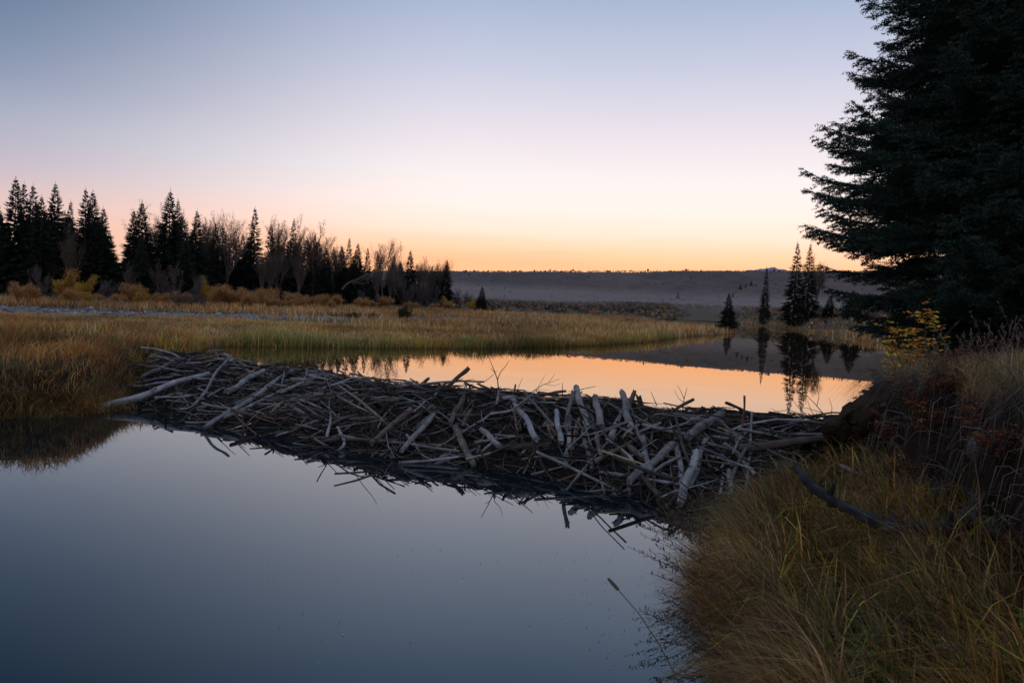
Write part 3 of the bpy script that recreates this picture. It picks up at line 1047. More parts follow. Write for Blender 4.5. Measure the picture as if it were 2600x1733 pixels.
PAL_L = [(GOLD, 3), (STRAW, 1.6), (RUST, 1.8), (OLIVE, 1.2), (BROWN, 1.5)]
mb = MB()
XY = scatter(34000, -17, -5.2, 12.5, 24, lambda x, y: notwater(x, y, .0) & offdam(x, y) & (x < -3.5 - (y < 15.5) * 2.0))
dw = poly_sd(XY[:, 0], XY[:, 1], LOWER)
field(mb, XY[dw < 1.1], .16, .34, .013, PAL_L, 1.1, .4, -.9, .9, .8)
field(mb, XY[(dw >= 1.1) & (dw < 2.4)], .22, .45, .014, PAL_L, .95, .4, -.9, .9, .8)
field(mb, XY[dw >= 2.4], .28, .58, .014, PAL_L, .9, .4, -.9, .9, .8)
# green tuft beside the dam head
XY = rng.normal([-6.6, 16.4], [.35, .5], (1500, 2))
XY = XY[notwater(XY[:, 0], XY[:, 1], 0)]
field(mb, XY, .35, .6, .012, [(GREEN, 3), (OLIVE, 2)], .7, .3)
# long grass bending into the water
XY = scatter(6500, -16, -6.3, 12.6, 15.5, lambda x, y: (np.abs(poly_sd(x, y, LOWER) - .1) < .3) & (x < -6.3))
field(mb, XY, .3, .55, .011, [(BROWN, 3), (OLIVE, 1.5), (GOLD, 1.5)], 1.25, .4, -1.4, .7, 1.0)
tag(mb.build('meadow_grass', M['grass']), 'tall golden autumn grass on the bank at the far end of the dam', 'grass', kind='stuff')

mb = MB()
PAL_F = [(GOLD, 3), (STRAW, 2.2), (RUST, 1.4), (OLIVE, 1.3)]
XY = scatter(52000, -34, 14, 19, 52, lambda x, y: notwater(x, y) & (x < .30 * y - 2) & (x > -.72 * y) & (y < 50 - .1 * x))
far_l = (XY[:, 1] > 25) & (XY[:, 0] < .05 * XY[:, 1] - 3)
field(mb, XY[far_l], .12, .27, .030, PAL_F, .7, .3, None, 1, .4)
field(mb, XY[~far_l], .22, .5, .030, PAL_F, .6, .3, None, 1, .4)
# green fringe at the pond edge
XY = scatter(9000, -9, 13, 18, 56, lambda x, y: (np.abs(poly_sd(x, y, UPPER) - .45) < .45) & (y > 18) & (x < .26 * y))
field(mb, XY, .3, .55, .024, [(OLIVE, 3), (GREEN, 2.5), (GOLD, 2)], .4, .25, None, 1, .5)
XY = scatter(15000, -12, 26, 44, 100, lambda x, y: notwater(x, y) & (np.abs(y - (47 + 44 * np.clip((x + 44) / 50, 0, 1) ** 2)) > 6.5) & (x < .30 * y) & (x > -.2 * y))
field(mb, XY, .3, .62, .05, PAL_F, .5, .3, None, 1, .3)
tag(mb.build('meadow_grass', M['grass']), 'golden reed grass along the far bank of the upper pond', 'grass', kind='stuff')

mb = MB()
XY = scatter(52000, -60, 40, 50, 150, lambda x, y: notwater(x, y) & (x < .285 * y) & (x > -.72 * y) & ~((np.abs(y - (47 + 44 * np.clip((x + 44) / 50, 0, 1) ** 2)) < 6.5) & (x < 4)))
field(mb, XY, .25, .75, .06, [(GOLD, 2), (STRAW, 2), (RUST, 2.6), (BROWN, 2)], .4, .3, None, 1, .25)
XY = scatter(12000, 18, 120, 60, 360, lambda x, y: (poly_sd(x, y, UPPER) > .3) & (x > .26 * y))
field(mb, XY, .35, .8, .13, [(GOLD, 2), (STRAW, 2), (RUST, 2), (BROWN, 3)], .4, .3, None, 1, .12)
tag(mb.build('meadow_grass', M['grass']), 'rusty dry grass beyond the gravel bar and around the far shore', 'grass', kind='stuff')

# near bank: grass colours darkened to stand in for shade and vignetting
PAL_N = [((.25, .145, .038), 4), ((.28, .18, .095), 1.6), ((.21, .085, .03), 2.2), ((.16, .135, .024), 3), ((.09, .12, .02), 1.2), ((.08, .05, .026), 3)]
mb = MB()
fr = lambda x, y: (x - sh(y)) / np.maximum(ft(y) - sh(y), .3)
XY = scatter(34000, .9, 4.4, 3.2, 9.9, lambda x, y: (x > sh(y) - .05) & (fr(x, y) < 1.05) & (rng.uniform(0, 1, len(x)) > .88 * sstep(.45, .95, fr(x, y))) & (vnoise(x, y, 2.6, 95) > rng.uniform(-1.2, -.1, len(x))))
cl = vnoise(XY[:, 0], XY[:, 1], 1.5, 96) * 1.6 + 2.6
hh = np.where(rng.uniform(size=len(XY)) < .8, rng.uniform(.6, 1.0, len(XY)), rng.uniform(1.0, 1.5, len(XY)))
field(mb, XY, .26 * hh, .46 * hh, .0105, PAL_N, 1.05, .55, cl, .7, 2.6, .42)
XY = XY[rng.integers(0, len(XY), 900)] + .03 * rng.normal(size=(900, 2))
field(mb, XY, .28, .55, .017, [((.26, .26, .04), 2), ((.36, .24, .06), 2), ((.30, .12, .05), 1.4)], .7, .4, None, 1, 2.6, .4)
# matted grass sweeping over the water's edge
XY = scatter(8500, .9, 3.6, 3.6, 9.0, lambda x, y: np.abs(x - sh(y) - .12) < .28)
field(mb, XY, .3, .62, .009, [((.34, .21, .10), 3), ((.26, .165, .05), 3), ((.13, .085, .045), 2)], 1.15, .35, 2.9, .5, 2.5, .25)
tag(mb.build('bank_grass', M['grass']), 'matted olive and rust grass on the low bank beside the camera', 'grass', kind='stuff')

mb = MB()
XY = scatter(46000, 3.9, 15, 4.5, 17, lambda x, y: (x > ft(y) + .46) & (x < .74 * y + 1.2))
field(mb, XY, .22, .5, .010, [((.22, .155, .07), 3), ((.27, .21, .13), 2), ((.15, .08, .035), 1.4), ((.13, .125, .04), 2)], .8, .45, None, 1, .9, .25)
XY = scatter(1300, 3.9, 12, 4.5, 12, lambda x, y: (np.abs(x - ft(y) - .48) < .14) & (vnoise(x, y, 1.8, 91) > -.25))
field(mb, XY, .35, .75, .006, [((.12, .10, .08), 2), ((.07, .055, .04), 2), ((.10, .06, .035), 1)], 2.0, .35, 3.3, .6, 1.2, .25)
tag(mb.build('bank_grass', M['grass']), 'dry pale grass covering the top of the cut bank below the spruces', 'grass', kind='stuff')


def seed_stalk(mb, p, H, ld, lean, col, head=.14):
    t = np.linspace(0, 1, 6)
    off = lean * t ** 2
    pts = np.stack([p[0] + math.cos(ld) * off * H, p[1] + math.sin(ld) * off * H, p[2] + H * t * (1 - .25 * lean * t)], -1)
    tube(mb, pts, np.linspace(.0026, .0012, 6), 4, col, 0, False)
    n = 16
    u = rng.uniform(1 - head / H, 1, n)
    P = np.stack([np.interp(u, t, pts[:, k]) for k in range(3)], -1)
    D = rng.normal(size=(n, 3)) * .5 + [math.cos(ld) * .4, math.sin(ld) * .4, .7]
    D /= np.linalg.norm(D, axis=1)[:, None]
    cards(mb, P, D, rng.uniform(.02, .05, n), .009, np.tile(np.asarray(col) * 1.15, (n, 1)))


mb = MB()
XY = scatter(330, 4.2, 12, 5.5, 14.5, lambda x, y: (x > ft(y) + .55) & (x < .72 * y + .6))
for x, y in XY:
    seed_stalk(mb, (x, y, hz(x, y)), rng.uniform(.5, .95), rng.uniform(0, 6.28), rng.uniform(.05, .5), pick([((.17, .13, .10), 2), ((.20, .13, .10), 1)], 1)[0], .2)
XY = scatter(170, 1.0, 3.6, 3.6, 8.0, lambda x, y: (x > sh(y)) & (x < ft(y)))
for x, y in XY:
    seed_stalk(mb, (x, y, hz(x, y)), rng.uniform(.4, .7), rng.normal(2.8, 1), rng.uniform(.3, .9), pick([((.15, .105, .06), 2), ((.11, .06, .035), 1)], 1)[0], .14)
XY = scatter(75, .8, 2.4, 4.2, 7.6, lambda x, y: np.abs(x - sh(y) - .03) < .15)
for x, y in XY:
    seed_stalk(mb, (x, y, max(0, hz(x, y))), rng.uniform(.5, .8), rng.normal(3.1, .5), rng.uniform(.7, 1.1), pick([((.10, .07, .05), 2), ((.07, .04, .03), 1)], 1)[0], .16)
tag(mb.build('seed_grass', M['grass']), 'feathery dry seed heads rising above the near bank grass', 'grass', kind='stuff')

# single reed with brown head leaning over the water
P = [pd(898, 912, 4.55), pd(880, 873, 4.62), pd(864, 843, 4.7), pd(838, 804, 4.8), pd(812, 774, 4.9)]
st = MB()
tube(st, np.array(P), [.004, .004, .0035, .003, .0028], 6, (.10, .075, .045), 0, True)
rt = root('reed', tuple(P[0]))
o = st.build('stem', M['twig'])
o.parent = rt
o.matrix_parent_inverse = Matrix.Translation(Vector(P[0])).inverted()
hd = MB()
e = pd(797.5, 758, 4.98)
tube(hd, np.array([P[-1] + (e - P[-1]) * t for t in (0, .08, .5, .9, 1)]), [.004, .010, .011, .009, .003], 8, (.085, .062, .042), .06, True)
o = hd.build('seed_head', M['twig'])
o.parent = rt
o.matrix_parent_inverse = Matrix.Translation(Vector(P[0])).inverted()
tag(rt, 'single reed with slim brown seed head leaning over the dark lower pond', 'reed')

# ------------------------------------------------------------------ things on the near bank
P = [pd(1043, 612, 6.7), pd(1062, 634, 6.5), pd(1090, 656, 6.3), pd(1125, 673, 6.1), pd(1160, 687, 5.95), pd(1200, 695, 5.85), pd(1240, 694, 5.8), pd(1270, 682, 6.0),
     pd(1282, 662, 6.3), pd(1290, 648, 6.75)]
mb = MB()
t = np.linspace(0, 1, 44)
pp = np.stack([np.interp(t, np.linspace(0, 1, len(P)), np.array(P)[:, k]) for k in range(3)], -1)
for _ in range(3):
    pp[1:-1] = (pp[:-2] + 2 * pp[1:-1] + pp[2:]) / 4
pp += .006 * rng.normal(size=pp.shape)
tube(mb, pp, np.interp(t, [0, .1, .5, .8, 1], [.022, .036, .05, .058, .04]) * (1 + .12 * rng.normal(size=44)), 14, None, .12, True, .5)
for i in (9, 21, 30):
    d = np.array([rng.normal() * .3, -.3, .9])
    tube(mb, [pp[i], pp[i] + d * .09, pp[i] + d * .14], [.03, .02, .01], 7, None, .05)
tag(mb.build('dead_branch', M['bark']), 'crooked black barked dead branch lying across the bank grass', 'branch')


def ongr(x, y, Y):
    h = GBV.ray_cast(Vector(EYE), Vector(ray(x, y)))
    if h[0] is not None and h[3] < 16:
        return np.array(h[0]) - [0, 0, .01]
    p = pd(x, y, Y)
    return np.array([p[0], p[1], hz(p[0], p[1])])


def stone(x, y, z_px, size, label, grp=None, m='stone', flat=.7):
    p = ongr(x, y, 7)
    import bmesh
    bm = bmesh.new()
    bmesh.ops.create_icosphere(bm, subdivisions=3, radius=1)
    f = rng.uniform(.7, 1.3, 3)
    for v in bm.verts:
        c = v.co
        k = 1 + .16 * math.sin(c.x * 2.3 * f[0] + f[1] * 9) + .12 * math.sin(c.y * 3.1 * f[1] + f[2] * 7) + .1 * math.sin(c.z * 3.7 + c.x * 2 + f[0] * 5)
        v.co = Vector((c.x * f[0], c.y * f[1], c.z * flat)) * k * size
    me = bpy.data.meshes.new('stone')
    bm.to_mesh(me)
    bm.free()
    for pl in me.polygons:
        pl.use_smooth = True
    me.materials.append(M[m])
    o = bpy.data.objects.new('stone', me)
    COL.objects.link(o)
    o.location = (p[0], p[1], p[2] + size * .2)
    o.rotation_euler = (0, 0, rng.uniform(0, 6))
    return tag(o, label, 'stone', grp)


stone(1284, 590, .98, .10, 'pale boulder wedged in the cut bank under the red leaves', flat=1.3)
stone(1228, 648, .55, .055, 'small pale stone in the grass under the red leaves, larger of two')
stone(1236, 642, .55, .04, 'small pale stone in the grass, smaller of two')
stone(1295, 695, .52, .12, 'largest dull boulder at the foot of the bank past the dead branch')
stone(1268, 722, .48, .05, 'small stone in front of the dead branch elbow')
stone(1225, 740, .45, .045, 'brownish stone below the middle of the dead branch')
stone(1205, 812, .42, .042, 'pale pebble lying in the low grass, paired with a flatter one')
stone(1213, 814, .42, .036, 'flatter pale pebble lying beside its pair in the low grass')
stone(1262, 830, .42, .06, 'half hidden dull stone low by the bank foot')
stone(1320, 822, .5, .09, 'pale stone at the dark foot of the bank near the frame edge')
stone(1250, 760, .45, .05, 'dull stone between dead branch and low pebbles')
# pale bones of wood on the bank
for a, b, r, lab in (((1102, 609), (1126, 621), .022, 'splintered wood piece beside the dam end in bank grass'), ((1310, 790), (1340, 800), .022, 'chip of wood by the dark bank foot'),
                     ):
    mb = MB()
    q0, q1 = pd(*a, 8.0 if a[0] < 1200 else 6.2), pd(*b, 7.9 if a[0] < 1200 else 6.0)
    for q in (q0, q1):
        q[2] = max(q[2], hz(q[0], q[1]) + r)
    tube(mb, curve(q0, q1, 7), r * np.array([.7, 1, 1.1, 1, 1.05, .9, .5]), 8, None, .12, True, .6)
    tag(mb.build('wood_piece', M['w_brown']), lab, 'wood')


def leafy(name, base, h, nst, spread, leafcol, label, cat, stemcol=(.06, .035, .025), leaf=.035, per=9, leaflets=5, group=None, lean=(0, 0), tone=.25):
    rt = root(name, tuple(base))
    st, lf = MB(), MB()
    for k in range(nst):
        a = rng.uniform(0, 2 * PI)
        e = np.array([math.cos(a) * spread * rng.uniform(.3, 1) + lean[0], math.sin(a) * spread * rng.uniform(.3, 1) + lean[1], h * rng.uniform(.6, 1.05)])
        pts = curve([0, 0, 0], e, 7, 0, .04)
        tube(st, pts, np.linspace(.006, .002, 7), 5, stemcol, 0, False)
        for j in range(per):
            u = rng.uniform(.25, 1)
            p = np.array([np.interp(u, np.linspace(0, 1, 7), pts[:, q]) for q in range(3)])
            b = rng.uniform(0, 2 * PI)
            ax = np.array([math.cos(b), math.sin(b), rng.uniform(-.2, .5)])
            ax /= np.linalg.norm(ax)
            ll = leaf * rng.uniform(1.6, 2.8)
            sd = np.cross(ax, [0, 0, 1])
            tube(st, np.array([p, p + ax * ll]), [.0016, .001], 4, stemcol, 0, False)
            PP, DD = [], []
            for q in range(leaflets):
                f = (q + 1) / leaflets
                sg = 1 if q % 2 else -1
                PP.append(p + ax * ll * f)
                d = ax * .55 + sd * sg * (.8 if q < leaflets - 1 else .05) + rng.normal(size=3) * .15 + [0, 0, -.15]
                DD.append(d / np.linalg.norm(d))
            cc = pick(leafcol, 1, tone)
            cards(lf, np.array(PP), np.array(DD), leaf * rng.uniform(.8, 1.2), leaf * .55, np.repeat(cc, leaflets, 0), Nn=np.tile([0.1, -.2, 1.0], (leaflets, 1)) + .4 * rng.normal(size=(leaflets, 3)))
    st.build('stem', M['twig'], rt)
    lf.build('leaves', M['leaf'], rt)
    return tag(rt, label, cat, group)


REDL = [((.26, .06, .028), 3), ((.23, .09, .03), 3), ((.11, .045, .028), 3), ((.26, .15, .045), 1)]
YEL = [((.78, .46, .05), 3), ((.66, .34, .045), 2), ((.42, .38, .05), 1), ((.5, .2, .04), .8)]





leafy('shrub', ongr(1178, 462, 11.6), 1.4, 14, .42, YEL, 'yellow leaved shrub on the bank top in front of the spruces', 'shrub', leaf=.07, per=13, leaflets=5, lean=(.2, 0))
leafy('shrub', ongr(1160, 462, 12.3), .42, 6, .3, [((.20, .24, .03), 3), ((.30, .26, .03), 2)], 'low lime green shrub beside the yellow leaved shrub', 'shrub', leaf=.045, per=10)
for (x, y, Y, hh, lab) in ((1140, 500, 9.8, .34, 'ochre leaved plant on the rim of the peat lump'), (1222, 575, 8, .36, 'dull red plant in the middle of the dark bank face'), (1310, 610, 7, .34, 'copper leaved plant beside the pale boulder toward the frame edge'), (1180, 640, 7.5, .3, 'small crimson plant at the foot of the bank by the dead branch'), (1265, 470, 9, .42, 'russet plant in the pale grass on the bank top'),
                           (1192, 512, 9.6, .35, 'orange red rose plant on the bank lip above the peat lump'),
                           (1204, 548, 8.9, .38, 'dark red rose plant hanging on the bank face'),
                           (1172, 590, 8.5, .32, 'orange brown rose plant low on the bank face by the grey root'),
                           (1282, 560, 7.2, .30, 'bright red rose plant above the pale boulder'),
                           (1236, 522, 8.6, .32, 'rust leaved plant on the bank lip among dry stems'),
                           (1150, 480, 10.8, .40, 'faded rust plant at the pond side of the bank top'),
                           (1175, 470, 11.3, .42, 'pale orange plant just under the yellow leaved shrub')):
    leafy('rose_plant', ongr(x, y, Y), hh * 1.25, 10, .28, REDL, lab, 'plant', leaf=.042, per=12)


def dock(x, y, Y, h, label, col=((.16, .055, .025), (.10, .04, .02))):
    rt = root('dock_plant', tuple(ongr(x, y, Y)))
    st, lf = MB(), MB()
    for k in range(3):
        e = np.array([rng.normal() * .07, rng.normal() * .05, h * rng.uniform(.75, 1)])
        pts = curve([0, 0, 0], e, 6, 0, .02)
        tube(st, pts, np.linspace(.006, .003, 6), 5, col[1], 0, False)
        n = 70
        u = rng.uniform(.4, 1, n)
        P = np.stack([np.interp(u, np.linspace(0, 1, 6), pts[:, q]) for q in range(3)], -1)
        D = rng.normal(size=(n, 3)) + [0, 0, .4]
        D /= np.linalg.norm(D, axis=1)[:, None]
        cards(lf, P, D, rng.uniform(.015, .04, n), .016, pick([(col[0], 2), (col[1], 1)], n))
    n = 10
    a = rng.uniform(0, 6.28, n)
    D = np.stack([np.cos(a), np.sin(a), rng.uniform(.2, 1, n)], -1)
    D /= np.linalg.norm(D, axis=1)[:, None]
    cards(lf, np.tile([0, 0, .03], (n, 1)), D, rng.uniform(.12, .25, n), .03, pick([((.10, .08, .02), 1), (col[0], 1)], n))
    st.build('stem', M['twig'], rt)
    lf.build('leaves', M['leaf'], rt)
    tag(rt, label, 'plant')


dock(1088, 650, 8.1, .42, 'rust red dock stalk standing beside the tip of the dead branch')
dock(1070, 625, 8.7, .40, 'feathery buff seed stalk between the dam and the dock stalk', ((.17, .12, .085), (.12, .09, .06)))
dock(1315, 760, 5.6, .40, 'orange bladed plant at the foot of the dark bank', ((.17, .06, .025), (.09, .05, .02)))
dock(1336, 850, 4.9, .45, 'dark reddish plant at the edge of the frame low on the bank', ((.11, .03, .016), (.07, .025, .015)))

# dark green sprigs at the foot of the dam
for i, (x, y, h) in enumerate([(868, 668, .22), (880, 690, .2), (896, 683, .26), (905, 697, .18), (918, 688, .26), (930, 700, .22), (942, 692, .24), (958, 688, .26), (972, 680, .24)]):
    p = pz(x, y, 0.0)
    lab = ['dark green leafy sprig growing in the water at the dam foot', 'dark green leafy sprig standing by the matted bank grass'][i > 5]
    leafy('water_sprig', (p[0], p[1], -.03), h, 5, .09, [((.035, .045, .015), 3), ((.055, .055, .02), 1)], lab, 'plant', leaf=.022, per=12, leaflets=4, group=lab.replace('sprig', 'sprigs'))

# floating flecks on the lower pond
mb = MB()
n = 260
for k in range(n):
    x, y = (rng.normal(840, 55), rng.uniform(715, 880)) if k < 150 else (rng.uniform(350, 900), rng.uniform(640, 880))
    p = pz(x, y, .006)
    if p[0] > float(sh(p[1])) - .05:
        continue
    s = rng.uniform(.003, .011)
    a = rng.uniform(0, 6.28, 1)[0]
    c, d = math.cos(a), math.sin(a)
    v = np.array([[c, d, 0], [-d * .5, c * .5, .15], [-c, -d, 0], [d * .5, -c * .5, .15]]) * s + p
    mb.add(v, [np.array([[0, 1, 2, 3]])], pick([((.30, .31, .33), 2), ((.12, .09, .07), 1)], 1)[0])
n = 420
for k in range(n):
    x, y = rng.uniform(760, 1010), rng.uniform(436, 468)
    p = pz(x, y, POND + .006)
    if poly_sd(np.array([p[0]]), np.array([p[1]]), UPPER)[0] > -.3:
        continue
    s = rng.uniform(.012, .03) * p[1] / 20
    v = np.array([[1, 0, 0], [0, .6, .1], [-1, 0, 0], [0, -.6, .1]]) * s + p
    mb.add(v, [np.array([[0, 1, 2, 3]])], pick([((.32, .27, .24), 1), ((.14, .10, .07), 1)], 1)[0])
tag(mb.build('floating_leaves', M['cloth'], smooth=False), 'tiny leaf flecks floating on both ponds', 'leaves', kind='stuff')


# ------------------------------------------------------------------ trees
def spruce_mesh(seed, H, R, quality, base=.04, open_=0.0, tint=(.020, .030, .020)):
    """returns (trunk mesh, crown mesh)"""
    global rng
    keep, rng = rng, np.random.default_rng(seed)
    tr = MB()
    zz = np.linspace(0, H * .98, 12)
    tube(tr, np.stack([.02 * H * .2 * np.sin(zz), .0 * zz, zz], -1), np.linspace(H * (.009 if quality == 'near' else .014) + .03, .01, 12), 9, None, .05)
    cr = MB()
    z = H * base
    step = {'near': .18, 'far': .25}[quality] * (H / 14) ** .5
    while z < H * .985:
        f = z / H
        R0 = R * ((1 - f) ** .82 if quality == 'near' else (1 - f) ** .95 * (1 + .18 * math.sin(f * 23 + seed) * (1 - f))) * (.55 + .45 * sstep(0, .18, f))
        nb = max(4, int((7 if quality == 'near' else 6) * (1 - .3 * f)))
        a0 = rng.uniform(0, 6.28)
        for k in range(nb):
            if rng.uniform() < open_:
                continue
            a = a0 + k * 2 * PI / nb + rng.normal() * .22
            L = max(.12, R0 * (rng.uniform(.62, 1.14) if quality == 'far' else rng.choice([rng.uniform(.4, .8), rng.uniform(.8, 1.1), rng.uniform(1.05, 1.22)], p=[.3, .55, .15])))
            n = 9
            t = np.linspace(0, 1, n)
            up0 = .45 * sstep(.55, 1, f) - .12 + (0 if quality == 'far' else rng.normal() * .14 + .12 * sstep(.2, .5, f))
            zc = up0 * L * t - (.30 * (1 - f) + .05) * L * t ** 1.5 + (.22 if quality == 'far' else .36) * L * t ** 3.0
            ca, sa = math.cos(a), math.sin(a)
            bend = rng.normal() * .08
            pts = np.stack([ca * L * t - sa * bend * L * t * t, sa * L * t + ca * bend * L * t * t, z + zc + rng.normal() * .08], -1)
            if quality == 'near':
                tube(cr, pts, np.linspace(.012 + .008 * L, .003, n), 5, (.035, .026, .02), 0, False)
            ax = np.array([ca, sa, 0])
            sd = np.array([-sa, ca, 0])
            if quality == 'far':
                m = int(18 + 50 * L)
                u = rng.uniform(.12, 1, m) ** .75
                P = np.stack([np.interp(u, t, pts[:, q]) for q in range(3)], -1)
                sg = rng.choice([-1, 1], m)
                D = ax[None] * rng.uniform(.5, 1, m)[:, None] + sd[None] * (sg * rng.uniform(.2, 1.0, m))[:, None] + np.stack([0 * u, 0 * u, rng.uniform(-.55, .25, m)], -1)
                D /= np.linalg.norm(D, axis=1)[:, None]
                ln = (.13 + .26 * L * (1 - u) + .05 * rng.normal(size=m)).clip(.08, .7)
                c = np.array(tint)[None] * rng.uniform(.55, 1.5, m)[:, None]
                cards(cr, P, D, ln, ln * rng.uniform(.22, .4, m), c)
            else:
                # side twigs, then needles along every twig
                m = int(L / .058)
                u = np.linspace(.16, .99, m) + rng.normal(size=m) * .01
                P = np.stack([np.interp(u, t, pts[:, q]) for q in range(3)], -1)
                sg = np.where(np.arange(m) % 2 == 0, 1, -1)
                D = ax[None] * .75 + sd[None] * (sg * rng.uniform(.55, .95, m))[:, None] + np.stack([0 * u, 0 * u, rng.uniform(-.55, .12, m)], -1)
                D /= np.linalg.norm(D, axis=1)[:, None]
                ln = (.15 + .46 * L ** .8 * np.clip(1 - u, .01, 1) ** .9) * rng.uniform(.7, 1.2, m)
                TP, TD, TL = [P, pts[2:-1]], [D, np.diff(pts[2:], axis=0)], [ln, np.linalg.norm(np.diff(pts[2:], axis=0), axis=1)]
                big = ln > .22
                for v in (.25, .45, .65, .85):
                    for s2 in (-1, 1):
                        b = big & (rng.uniform(size=m) < .8)
                        q = P[b] + D[b] * (ln[b] * v)[:, None]
                        dd = D[b] * .8 + np.cross(D[b], [0, 0, 1.0]) * s2 * .7 + rng.normal(size=(b.sum(), 3)) * .15
                        TP.append(q)
                        TD.append(dd)
                        TL.append(ln[b] * (1 - v * .7) * .5)
                TP, TD, TL = np.concatenate(TP), np.concatenate(TD), np.concatenate(TL)
                TD = TD / (np.linalg.norm(TD, axis=1)[:, None] + 1e-9)
                cnt = np.maximum(5, (TL / .0115).astype(int))
                idx = np.repeat(np.arange(len(TP)), cnt)
                w = rng.uniform(0, 1, len(idx))
                base_p = TP[idx] + TD[idx] * (TL[idx] * w)[:, None]
                r3 = rng.normal(size=(len(idx), 3))
                r3 -= TD[idx] * np.sum(r3 * TD[idx], 1)[:, None]
                r3 /= np.linalg.norm(r3, axis=1)[:, None] + 1e-9
                nd = TD[idx] * .65 + r3 * .8
                nd /= np.linalg.norm(nd, axis=1)[:, None]
                c = np.array(tint)[None] * rng.uniform(.5, 1.6, len(idx))[:, None]
                tris(cr, base_p, nd, rng.uniform(.045, .075, len(idx)), .017, c)
        z += step * (rng.uniform(.7, 1.25) if quality == 'far' else rng.uniform(.45, 1.6)) * (1 - .45 * f)
    # leader
    P = np.tile([0, 0, H * .96], (14, 1)) + np.stack([np.zeros(14), np.zeros(14), rng.uniform(-.06, .04, 14) * H], -1)
    D = rng.normal(size=(14, 3)) * .5 + [0, 0, 1.0]
    D /= np.linalg.norm(D, axis=1)[:, None]
    cards(cr, P, D, .3, .06, np.tile(np.array(tint), (14, 1)))
    tube(cr, [[0, 0, H * .93], [0, 0, H * 1.03]], [.03, .01], 4, np.array(tint), 0, False)
    res = (tr.mesh('trunk', M['trunk']), cr.mesh('crown', M['needle'], smooth=False))
    rng = keep
    return res


def bare_mesh(seed, H, spread, leaves=0.0, twigcol=(.10, .08, .072), leafcol=((.14, .085, .045),), bush=False, dens=1.0):
    global rng
    keep, rng = rng, np.random.default_rng(seed)
    tr, cr = MB(), MB()
    tips = []

    def grow(p, d, L, r, lev, mb_):
        n = 5
        q = [p]
        dd = np.array(d, float)
        for i in range(n):
            dd = dd + rng.normal(size=3) * .07 + np.array([0, 0, .09])
            dd /= np.linalg.norm(dd)
            q.append(q[-1] + dd * L / n)
        q = np.array(q)
        col = np.array(twigcol) * rng.uniform(.8, 1.2)
        tube(mb_, q, np.linspace(r, r * .55, n + 1), 6 if lev < 2 else 3, col if mb_ is cr else None, 0, False)
        if lev >= (3 if not bush else 2):
            tips.append((q[-1], dd))
            tips.append((q[3], dd))
            return
        kids = [7, 6, 5][lev] if not bush else 4
        for k in range(int(kids * dens)):
            i = rng.integers(3 if (lev == 0 and not bush) else 2, n + 1)
            sd = rng.normal(size=3)
            sd -= dd * np.dot(sd, dd)
            sd /= np.linalg.norm(sd)
            ang = rng.uniform(.25, .62) * spread
            d2 = dd * math.cos(ang) + sd * math.sin(ang) + np.array([0, 0, .22])
            grow(q[i], d2 / np.linalg.norm(d2), L * rng.uniform(.45, .72), max(r * rng.uniform(.38, .55), .009), lev + 1, cr)

    if bush:
        for k in range(int(16 * dens)):
            a = rng.uniform(0, 6.28)
            d = np.array([math.cos(a) * spread * rng.uniform(.1, .8), math.sin(a) * spread * rng.uniform(.1, .8), 1])
            grow(np.array([math.cos(a), math.sin(a), 0]) * H * .12 * rng.uniform(.2, 1.6), d / np.linalg.norm(d), H * rng.choice([.25, .4, .6, .85], p=[.3, .35, .25, .1]) * rng.uniform(.85, 1.15), .028, 0, cr)
        tube(tr, [[0, 0, -.1], [0, 0, H * .12]], [.07, .05], 6, None, 0, False)
    else:
        lean = rng.normal() * .05
        grow(np.array([0, 0, 0.]), np.array([lean, 0, 1]), H * .58, H * .011 + .03, 0, tr)
        for k in range(2):
            grow(np.array([lean * H * .25, 0, H * rng.uniform(.2, .35)]), np.array([rng.normal() * .35, rng.normal() * .35, 1]), H * .45, H * .007 + .02, 1, cr)
    tp = np.array([t[0] for t in tips])
    td = np.array([t[1] for t in tips])
    # finest twigs
    m = 7
    P = np.repeat(tp, m, 0)
    D = np.repeat(td, m, 0) + rng.normal(size=(len(tp) * m, 3)) * .45
    D /= np.linalg.norm(D, axis=1)[:, None]
    cards(cr, P, D, rng.uniform(.3, .8, len(P)) * (H / 9) ** .5, .022, np.tile(np.array(twigcol), (len(P), 1)) * rng.uniform(.7, 1.2, (len(P), 1)))
    if leaves > 0:
        k = int(len(tp) * leaves * 9)
        i = rng.integers(0, len(tp), k)
        P = tp[i] + rng.normal(size=(k, 3)) * (.3 if not bush else .22)
        D = rng.normal(size=(k, 3))
        D /= np.linalg.norm(D, axis=1)[:, None]
        cards(cr, P, D, rng.uniform(.08, .16, k), .09, pick([(c, 1) for c in leafcol], k))
    zmax = max(v[:, 2].max() for v in cr.v)
    for mbx in (tr, cr):
        for i in range(len(mbx.v)):
            mbx.v[i] = mbx.v[i] * (H / zmax)
    res = (tr.mesh('trunk', M['palebark']), cr.mesh('crown', M['leaf'] if leaves > 1 else M['twig'], smooth=False))
    rng = keep
    return res


def tree(name, meshes, loc, sc, rz, label, cat, group=None, parts=('trunk', 'crown')):
    r = root(name, loc, rz, sc)
    for nm, me in zip(parts, meshes):
        o = bpy.data.objects.new(nm, me)
        COL.objects.link(o)
        o.parent = r
    return tag(r, label, cat, group)


